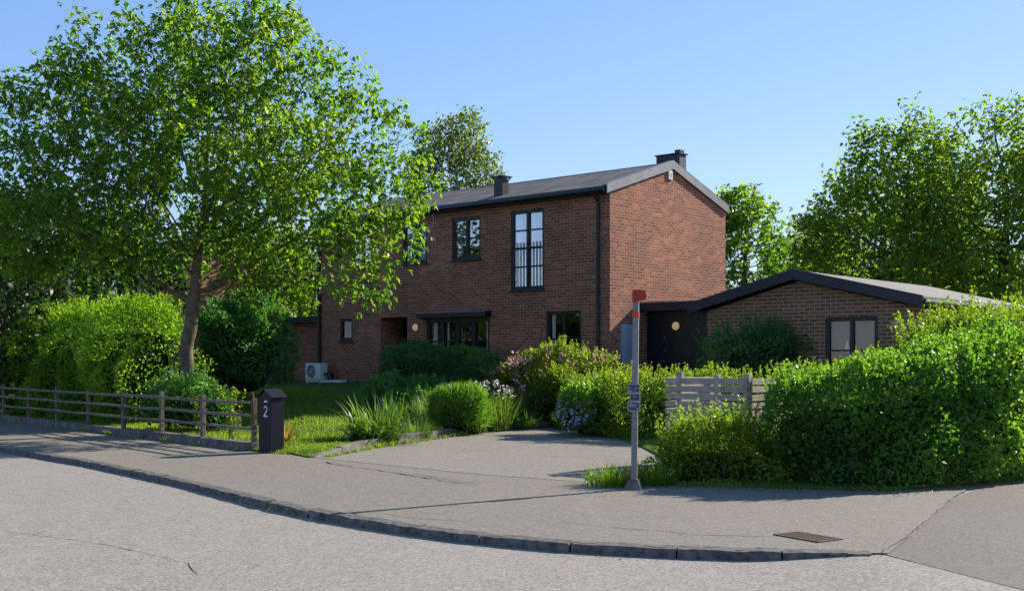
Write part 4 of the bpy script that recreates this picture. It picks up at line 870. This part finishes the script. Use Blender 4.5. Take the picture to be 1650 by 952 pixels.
# leggy stems along the rail fence
def leggy(x, y, h, n, seed, label, mat=L_azalea):
    r = np.random.default_rng(seed); z = gz(x, y); root = empty('leggy_plant', (x, y, z)); tag(root, label, 'plant'); st = MB(); fo = Foliage()
    for k in range(n):
        a = r.uniform(0, 6.28); le = r.uniform(.1, .35); pts = [np.array((r.normal()*.08, r.normal()*.08, -.02))]
        for s_ in range(5): pts.append(pts[-1]+np.array((math.cos(a)*le*.2, math.sin(a)*le*.2, .2))*h*r.uniform(.75, 1.1)+r.normal(size=3)*.02)
        st.tube(pts, [.009, .008, .007, .006, .005, .003], 5, False)
        P = np.array([pts[i]+(pts[i+1]-pts[i])*u for i in range(1, 5) for u in r.uniform(0, 1, 9)])
        fo.add(*leaves(P, unit(r.normal(size=P.shape)+np.array([0, 0, .3])), r.normal(size=P.shape)+np.array([0, 0, .6]), .085*r.uniform(.6, 1.2, len(P)), .045, r.uniform(.4, 1, len(P))))
    st.build('stem', M_bark2, root); fo.build('foliage', mat, root)
def fence_pt(u, off): # u: 0 at the post box end .. 1 at the far left; off: metres behind the fence
    A = np.array((-4.84, 21.4)); B = np.array((-14.2, 31.94)); d = (B-A)/np.linalg.norm(B-A); n_ = np.array((d[1], -d[0])); n_ = n_ if n_[1] > 0 else -n_
    p = A+(B-A)*u+n_*off; return float(p[0]), float(p[1])
leggy(*fence_pt(.12, .55), 1.15, 6, 1, 'leggy plant with yellow-green leaves behind the fence, nearest the right of the tree trunk')
leggy(*fence_pt(.215, .5), .95, 6, 2, 'leggy plant behind the rail fence, in front of the grey tree trunk')
leggy(*fence_pt(.34, .6), 1.2, 8, 3, 'leggy plant behind the rail fence, left of the grey tree trunk, before the beech hedge')
leggy(*fence_pt(.012, .35), .95, 3, 4, 'thin wispy plant at the fence end next to the post box')
leggy(*hw(2.15, .6), 1.9, 2, 5, 'slender tall plant standing at the porch corner by the garage wall', L_box)

# grass: lawn blades (nobody could count them)
def scatter_grass(n, poly_fn, ln, name):
    r = np.random.default_rng(17); P = poly_fn(r, n); k = len(P); a = r.uniform(0, 6.28, k); le = r.uniform(.1, .8, k)
    d = np.stack([np.cos(a)*le, np.sin(a)*le, np.ones(k)], -1); tn = Bumps(1.5, 4)(P)
    V, F, T = blade_strips(P, d, ln*r.uniform(.5, 1.3, k)*(1+.25*tn), .011, .6, .5+.18*tn+r.normal(size=k)*.16, 2)
    return tag(from_arrays(name, V, F, L_grass, None, T), kind='stuff')
def lawn_pts(r, n):
    x = r.uniform(-14, -.9, n); y = np.interp(x, FRONT[:, 0], FRONT[:, 1])+.05+r.uniform(0, 1, n)**1.6*11
    ok = (y < 36) ; x, y = x[ok], y[ok]; return np.stack([x, y, ground_z(x, y)-.004], -1)
scatter_grass(120000, lawn_pts, .075, 'grass')
def edge_pts(r, n):
    E_ = [(-3.35, 20.2), (-2.95, 21.5), (-2.25, 23.4), (-1.6, 24.85), (-.88, 26.6), (.08, 28.0)]; out = []
    for a, c in zip(E_[:-1], E_[1:]):
        m_ = n//9; u = r.uniform(0, 1, m_)**1.; keep = np.sin(u*23+a[0]*7) > -.1; u = u[keep]; out.append(np.stack([a[0]+(c[0]-a[0])*u+.13+r.normal(size=len(u))*.035, a[1]+(c[1]-a[1])*u-.05+r.normal(size=len(u))*.03, np.full(len(u), .004)], -1))
    hx = r.uniform(2.0, 7.5, n//3); hy = np.interp(hx, [2, 3.1, 4.87, 7.5], [15.75, 15.5, 15.05, 16.6])+r.normal(size=len(hx))*.05; out.append(np.stack([hx, hy, np.full(len(hx), .002)], -1))
    fx = r.uniform(0, 1, n//7); fp = np.array([fence_pt(u, -.13) for u in fx])+r.normal(size=(len(fx), 2))*.02; out.append(np.concatenate([fp, np.full((len(fp), 1), .001)], 1)[np.sin(fx*60) > .3])
    kx = r.uniform(.3, 1, n//10); kp = np.array([poly_at(KERB, L*u) for u in kx])+r.normal(size=(len(kx), 2))*.012
    gx, gy = r.normal(-4.0, .16, n//12), r.normal(21.0, .12, n//12); out.append(np.stack([gx, gy, np.full(len(gx), 0.)], -1))
    return np.concatenate(out)
scatter_grass(5200, edge_pts, .085, 'weeds')
# dry leaves and blown litter along kerb and hedge foot
r = np.random.default_rng(5); n = 900
ss = r.uniform(L*.35, L, n//2); P1 = np.array([tuple(poly_at(KERB, s_)) for s_ in ss])+np.stack([r.normal(-.12, .05, n//2), r.normal(-.16, .06, n//2)], -1)
hx = r.uniform(1.2, 7.4, n//2); P2 = np.stack([hx, np.interp(hx, [1.2, 3.1, 4.87, 7.4], [15.9, 15.25, 14.8, 16.4])-np.abs(r.normal(0, .16, n//2))], -1)
P = np.concatenate([P1, P2]); zz = np.concatenate([np.where(P1[:, 0] > 2.6, .0, -.083+.04*np.exp(-((P1[:, 0]+3.3)/1.2)**2)), np.full(n//2, .009)]); P = np.concatenate([P, zz[:, None]], 1)
ax = r.normal(size=P.shape); ax[:, 2] *= .12; fo = Foliage(); fo.add(*leaves(P, ax, np.array([0, 0, 1.])+r.normal(size=P.shape)*.2, r.uniform(.015, .045, n), r.uniform(.01, .028, n), r.uniform(0, 1, n), .3))
tag(fo.build('fallen_leaves', L_litter), kind='stuff')

# ------------------------------------------------------------------ street furniture
# garden kerb beside the driveway
gk = MB(); GK = [(-3.42, 20.05), (-3.05, 21.39), (-2.33, 23.39), (-1.67, 24.82), (-.93, 26.65), (.08, 28.27), (.9, 28.75)]
LL = poly_len(GK); s = 0
while s < LL-.05:
    e = min(LL, s+random.uniform(.9, 1.3)); a, c = poly_at(GK, s+.008), poly_at(GK, e-.008); d = (c-a).normalized(); n_ = Vector((-d.y, d.x)); h0 = .03+.13*min(1, s/2.5)+random.uniform(-.015, .015); h1 = .03+.13*min(1, e/2.5)+random.uniform(-.015, .015)
    gk.hexa([(a.x, a.y, -.05), (c.x, c.y, -.05), (c.x+n_.x*.14, c.y+n_.y*.14, -.05), (a.x+n_.x*.14, a.y+n_.y*.14, -.05), (a.x, a.y, h0), (c.x, c.y, h1), (c.x+n_.x*.14, c.y+n_.y*.14, h1+.01), (a.x+n_.x*.14, a.y+n_.y*.14, h0+.01)]); s = e
o = gk.build('garden_edging', M_conc, None, .015); tag(o, 'low mossy concrete edging between the driveway and the planted bed', 'edging')
# low concrete wall under the rail fence
fw_ = MB(); LF = 22.; A = Vector((-4.84, 21.4)); dF = (Vector((-14.2, 31.94))-A).normalized(); nF = Vector((dF.y, -dF.x)); nF = nF if nF.y > 0 else -nF
s = 0.
while s < LF:
    e = s+random.uniform(1.9, 2.1); a, c = A+dF*(s+.006), A+dF*(e-.006); j = random.uniform(-.008, .008)
    fw_.hexa([(c.x, c.y, -.1), (a.x, a.y, -.1), (a.x+nF.x*.16, a.y+nF.y*.16, -.1), (c.x+nF.x*.16, c.y+nF.y*.16, -.1), (c.x, c.y, .15+j), (a.x, a.y, .155+j), (a.x+nF.x*.16, a.y+nF.y*.16, .165+j), (c.x+nF.x*.16, c.y+nF.y*.16, .165+j)]); s = e
o = fw_.build('garden_wall', M_conc, None, .012); tag(o, 'low dark concrete wall along the pavement under the wooden rail fence', 'wall')
fe = empty('rail_fence', (A.x, A.y, 0)); tag(fe, 'low weathered wooden fence with three rails beside the pavement', 'fence')
angF = math.atan2(dF.y, dF.x)
fe.rotation_euler = (0, 0, angF)          # local x runs along the fence away from the post box, +y is towards the road? -> use -y for the lawn side
side = -1 if (Vector((-dF.y, dF.x)).dot(nF) < 0) else 1
posts = [0.06, 2.1, 4.0, 5.95, 8.0, 10.0, 12.0, 14.0, 16., 18., 20.]
for k, u in enumerate(posts):
    hgt = random.uniform(.98, 1.03); le = random.uniform(-.015, .015)
    p = MB(); y0, y1 = side*.05, side*.13; ya, yb_ = min(y0, y1), max(y0, y1)
    p.hexa([(u-.045, ya, .1), (u+.045, ya, .1), (u+.045, yb_, .1), (u-.045, yb_, .1), (u-.042+le, ya, hgt), (u+.042+le, ya, hgt-.012), (u+.042+le, yb_, hgt-.012), (u-.042+le, yb_, hgt)])
    p.build('post', M_oldwood, fe, .008)
    if k == 0:
        MB().tube([(u-.06, side*.03, .5), (u-.075, side*.03, .9), (u-.075, side*.03, 1.06), (u-.05, side*.03, 1.09), (u-.02, side*.03, 1.07)], [.022, .022, .02, .018, .014], 6).build('iron_hook', M_rust, fe)
for z in (.42, .66, .90):
    r_ = MB(); prev = None
    for k in range(len(posts)-1):
        a, c = posts[k]-.04, posts[k+1]-.045; j0, j1 = random.uniform(-.012, .012), random.uniform(-.012, .012); mid = random.uniform(-.015, .005); ya, yb_ = sorted((side*.012, side*.048))
        for (u0, u1, q0, q1) in ((a, (a+c)/2, j0, mid), ((a+c)/2, c, mid, j1)):
            r_.hexa([(u0, ya, z-.026+q0), (u1, ya, z-.026+q1), (u1, yb_, z-.026+q1), (u0, yb_, z-.026+q0), (u0, ya, z+.026+q0), (u1, ya, z+.026+q1), (u1, yb_, z+.026+q1), (u0, yb_, z+.026+q0)])
    r_.build('rail', M_oldwood, fe)
# post box
mbx = empty('post_box', (-4.42, 21.18, 0), HR); tag(mbx, 'dark grey post box column with white number 2 beside the fence end', 'post box')
W2, D2, Hh = .19, .15, 1.02
bm_ = MB(); bm_.hexa([(-W2+.012, -D2, -.02), (W2-.012, -D2, -.02), (W2-.012, D2, -.02), (-W2+.012, D2, -.02), (-W2, -D2, Hh), (W2, -D2, Hh), (W2, D2, Hh), (-W2, D2, Hh)])
bm_.prism([(-W2, Hh+.001), (W2, Hh+.001), (.0, Hh+.125)][::1], 1, -D2, D2)
bm_.build('body', M_postbox, mbx, .006)
rf_ = MB()
for sg in (-1, 1):
    q = [(sg*(W2+.035), -D2-.03, Hh-.012), (sg*(W2+.035), D2+.04, Hh-.012), (0, D2+.04, Hh+.13), (0, -D2-.03, Hh+.13)]
    if sg < 0: q = q[::-1]
    rf_.hexa(q+[(v[0], v[1], v[2]+.02) for v in q])
rf_.build('lid', M_postbox, mbx, .003)
# the digit 2, raised strokes
dg = MB(); zc = .76; pts = []
for k in range(13):
    th_ = R(165-k*(165+40)/12); pts.append((.045*math.cos(th_), zc+.045+.045*math.sin(th_)))
pts += [(-.045, zc-.085)]
pts2 = pts+[]
def stroke(mb, P, w_, y):
    for (x0, z0), (x1, z1) in zip(P[:-1], P[1:]):
        d = Vector((x1-x0, z1-z0)).normalized(); nx_, nz_ = -d.y*w_, d.x*w_; ex_ = d*w_*.5
        mb.hexa([(x0-nx_-ex_.x, y-.004, z0-nz_-ex_.y), (x1-nx_+ex_.x, y-.004, z1-nz_+ex_.y), (x1-nx_+ex_.x, y, z1-nz_+ex_.y), (x0-nx_-ex_.x, y, z0-nz_-ex_.y), (x0+nx_-ex_.x, y-.004, z0+nz_-ex_.y), (x1+nx_+ex_.x, y-.004, z1+nz_+ex_.y), (x1+nx_+ex_.x, y, z1+nz_+ex_.y), (x0+nx_-ex_.x, y, z0+nz_-ex_.y)])
sh = .03
stroke(dg, [(x+sh, z) for x, z in pts], .011, -D2-.002); stroke(dg, [(-.05+sh, zc-.088), (.052+sh, zc-.088)], .011, -D2-.0022)
dg.build('house_number', M_digit, mbx)
MB().box(-.005, .075, -D2-.006, -D2-.001, .925, .955).build('name_label', M_digit, mbx)
# marker pole
pl = empty('marker_pole', (1.62, 15.3, 0)); tag(pl, 'grey metal marker pole with red cap and three slate plates at the driveway corner', 'marker pole')
pl.rotation_euler = (0, R(.6), R(-14))
p_ = MB(); p_.box(-.038, .030, -.035, -.027, .1, 2.55).box(.0305, .038, -.035, .03, .1, 2.55).box(-.038, -.031, -.0265, .03, .1, 2.55).build('pole', M_galv, pl)
MB().hexa([(-.13, -.12, -.02), (.11, -.12, -.02), (.11, .1, -.02), (-.13, .1, -.02), (-.075, -.075, .13), (.06, -.075, .13), (.06, .06, .13), (-.075, .06, .13)]).build('base_block', M_conc, pl, .01)
rc = MB(); rc.box(-.045, .0385, -.045, -.0355, 2.47, 2.64); rc.prism([(.039, 2.485), (.13, 2.505), (.148, 2.56), (.125, 2.63), (.039, 2.64)], 1, -.0455, -.037); rc.box(-.045, .039, -.0354, .034, 2.551, 2.64)
rc.build('red_cap', M_red, pl)
MB().box(-.042, .042, -.0385, -.0355, 2.27, 2.35).box(.0385, .042, -.0354, .033, 2.27, 2.35).build('red_band', M_red2, pl)
def plate(x0, x1, z0, z1, marks):
    e = MB().box(x0, x1, -.052, -.044, z0, z1).build('plate', M_plateedge, pl, .006)
    MB().box(x0+.008, x1-.008, -.055, -.0525, z0+.008, z1-.008).build('face', M_slate, e)
    mk = MB()
    for (a, c, q, r2) in marks: mk.box(x0+a, x0+c, -.0568, -.0555, z0+q, z0+r2)
    mk.build('lettering', M_plateedge, e)
plate(-.09, .072, 1.275, 1.395, [(.018, .045, .075, .08), (.018, .023, .055, .08), (.018, .05, .018, .03), (.07, .09, .03, .035), (.085, .11, .05, .055), (.11, .135, .06, .066), (.09, .1, .07, .075)])
plate(-.068, .075, 1.165, 1.272, [(.045, .065, .075, .080), (.053, .057, .055, .075), (.07, .074, .055, .07), (.074, .084, .053, .057), (.084, .088, .055, .07)])
plate(-.092, .074, 1.035, 1.162, [(.018, .14, .09, .094), (.018, .11, .075, .079), (.018, .125, .06, .066), (.12, .14, .022, .04), (.018, .06, .1, .104)])
for z_ in (1.10, 1.22, 1.34):
    MB().box(-.05, .05, -.0435, -.0355, z_-.012, z_+.012).box(-.05, .05, .0305, .036, z_-.012, z_+.012).tube([(-.044, -.0436, z_), (-.044, -.056, z_)], .008, 6).build('clamp', M_galv, pl)
# drain grate set in the pavement
dgr = empty('drain_grate', (2.87, 11.2, .004), R(-57)); tag(dgr, 'rusty rectangular drain grate set in the pavement near the kerb', 'drain grate')
g1 = MB(); wx, wy = .29, .17
g1.box(-wx, wx, -wy, -wy+.03, -.02, .008).box(-wx, wx, wy-.03, wy, -.02, .008).box(-wx, -wx+.03, -wy+.03, wy-.03, -.02, .008).box(wx-.03, wx, -wy+.03, wy-.03, -.02, .008).build('frame', M_rust, dgr, .003)
g2 = MB()
for k in range(11): x = -wx+.055+k*.0475; g2.box(x-.011, x+.011, -wy+.031, wy-.031, -.01, .006)
for k in range(4): y = -wy+.075+k*.062; g2.box(-wx+.031, wx-.031, y-.006, y+.006, -.008, .0035)
g2.build('bars', M_rust, dgr)
MB().box(-wx+.031, wx-.031, -wy+.031, wy-.031, -.012, .0012).build('grate_infill', M_crack, dgr)  # dark infill between the bars

# slatted bin screen at the driveway corner
sc_ = empty('slatted_screen', (2.475, 18.4, 0), HR); tag(sc_, 'silver-grey wooden slatted screen behind the loose shrub', 'screen')
def slat_panel(p0, p1, z0, z1, h=.092, gap_=.03):
    d = (Vector(p1)-Vector(p0)); L3 = d.length; d.normalize(); n_ = Vector((d.y, -d.x)); z = z1
    while z-h > z0:
        b3 = MB(); j = random.uniform(-.006, .006)
        P = [(p0[0], p0[1]), (p1[0], p1[1])]; q = [(P[0][0]+n_.x*.025, P[0][1]+n_.y*.025), (P[1][0]+n_.x*.025, P[1][1]+n_.y*.025), (P[1][0], P[1][1]), (P[0][0], P[0][1])]
        b3.hexa([(x, y, z-h+(j if i in (0, 3) else -j)) for i, (x, y) in enumerate(q)]+[(x, y, z+(j if i in (0, 3) else -j)) for i, (x, y) in enumerate(q)])
        b3.build('slat', M_greywood, sc_, .004); z -= h+gap_
def post(x, y, h, w_=.045): MB().box(x-w_, x+w_, y-w_, y+w_, -.02, h).build('post', M_greywood, sc_, .006)
def post(x, y, h, w_=.045): MB().box(x-w_, x+w_, y-w_, y+w_, -.02, h).build('post', M_greywood, sc_, .006)
slat_panel((0, 0), (1.45, 0), .15, 1.42); slat_panel((1.485, .03), (1.485, 1.3), .15, 1.42); slat_panel((-.03, 1.5), (-.03, .03), .15, 1.42)
post(.22, .05, 1.52); post(1.42, .05, 1.50); post(1.43, 1.25, 1.45); post(.05, 1.45, 1.45); post(.05, .75, 1.05)
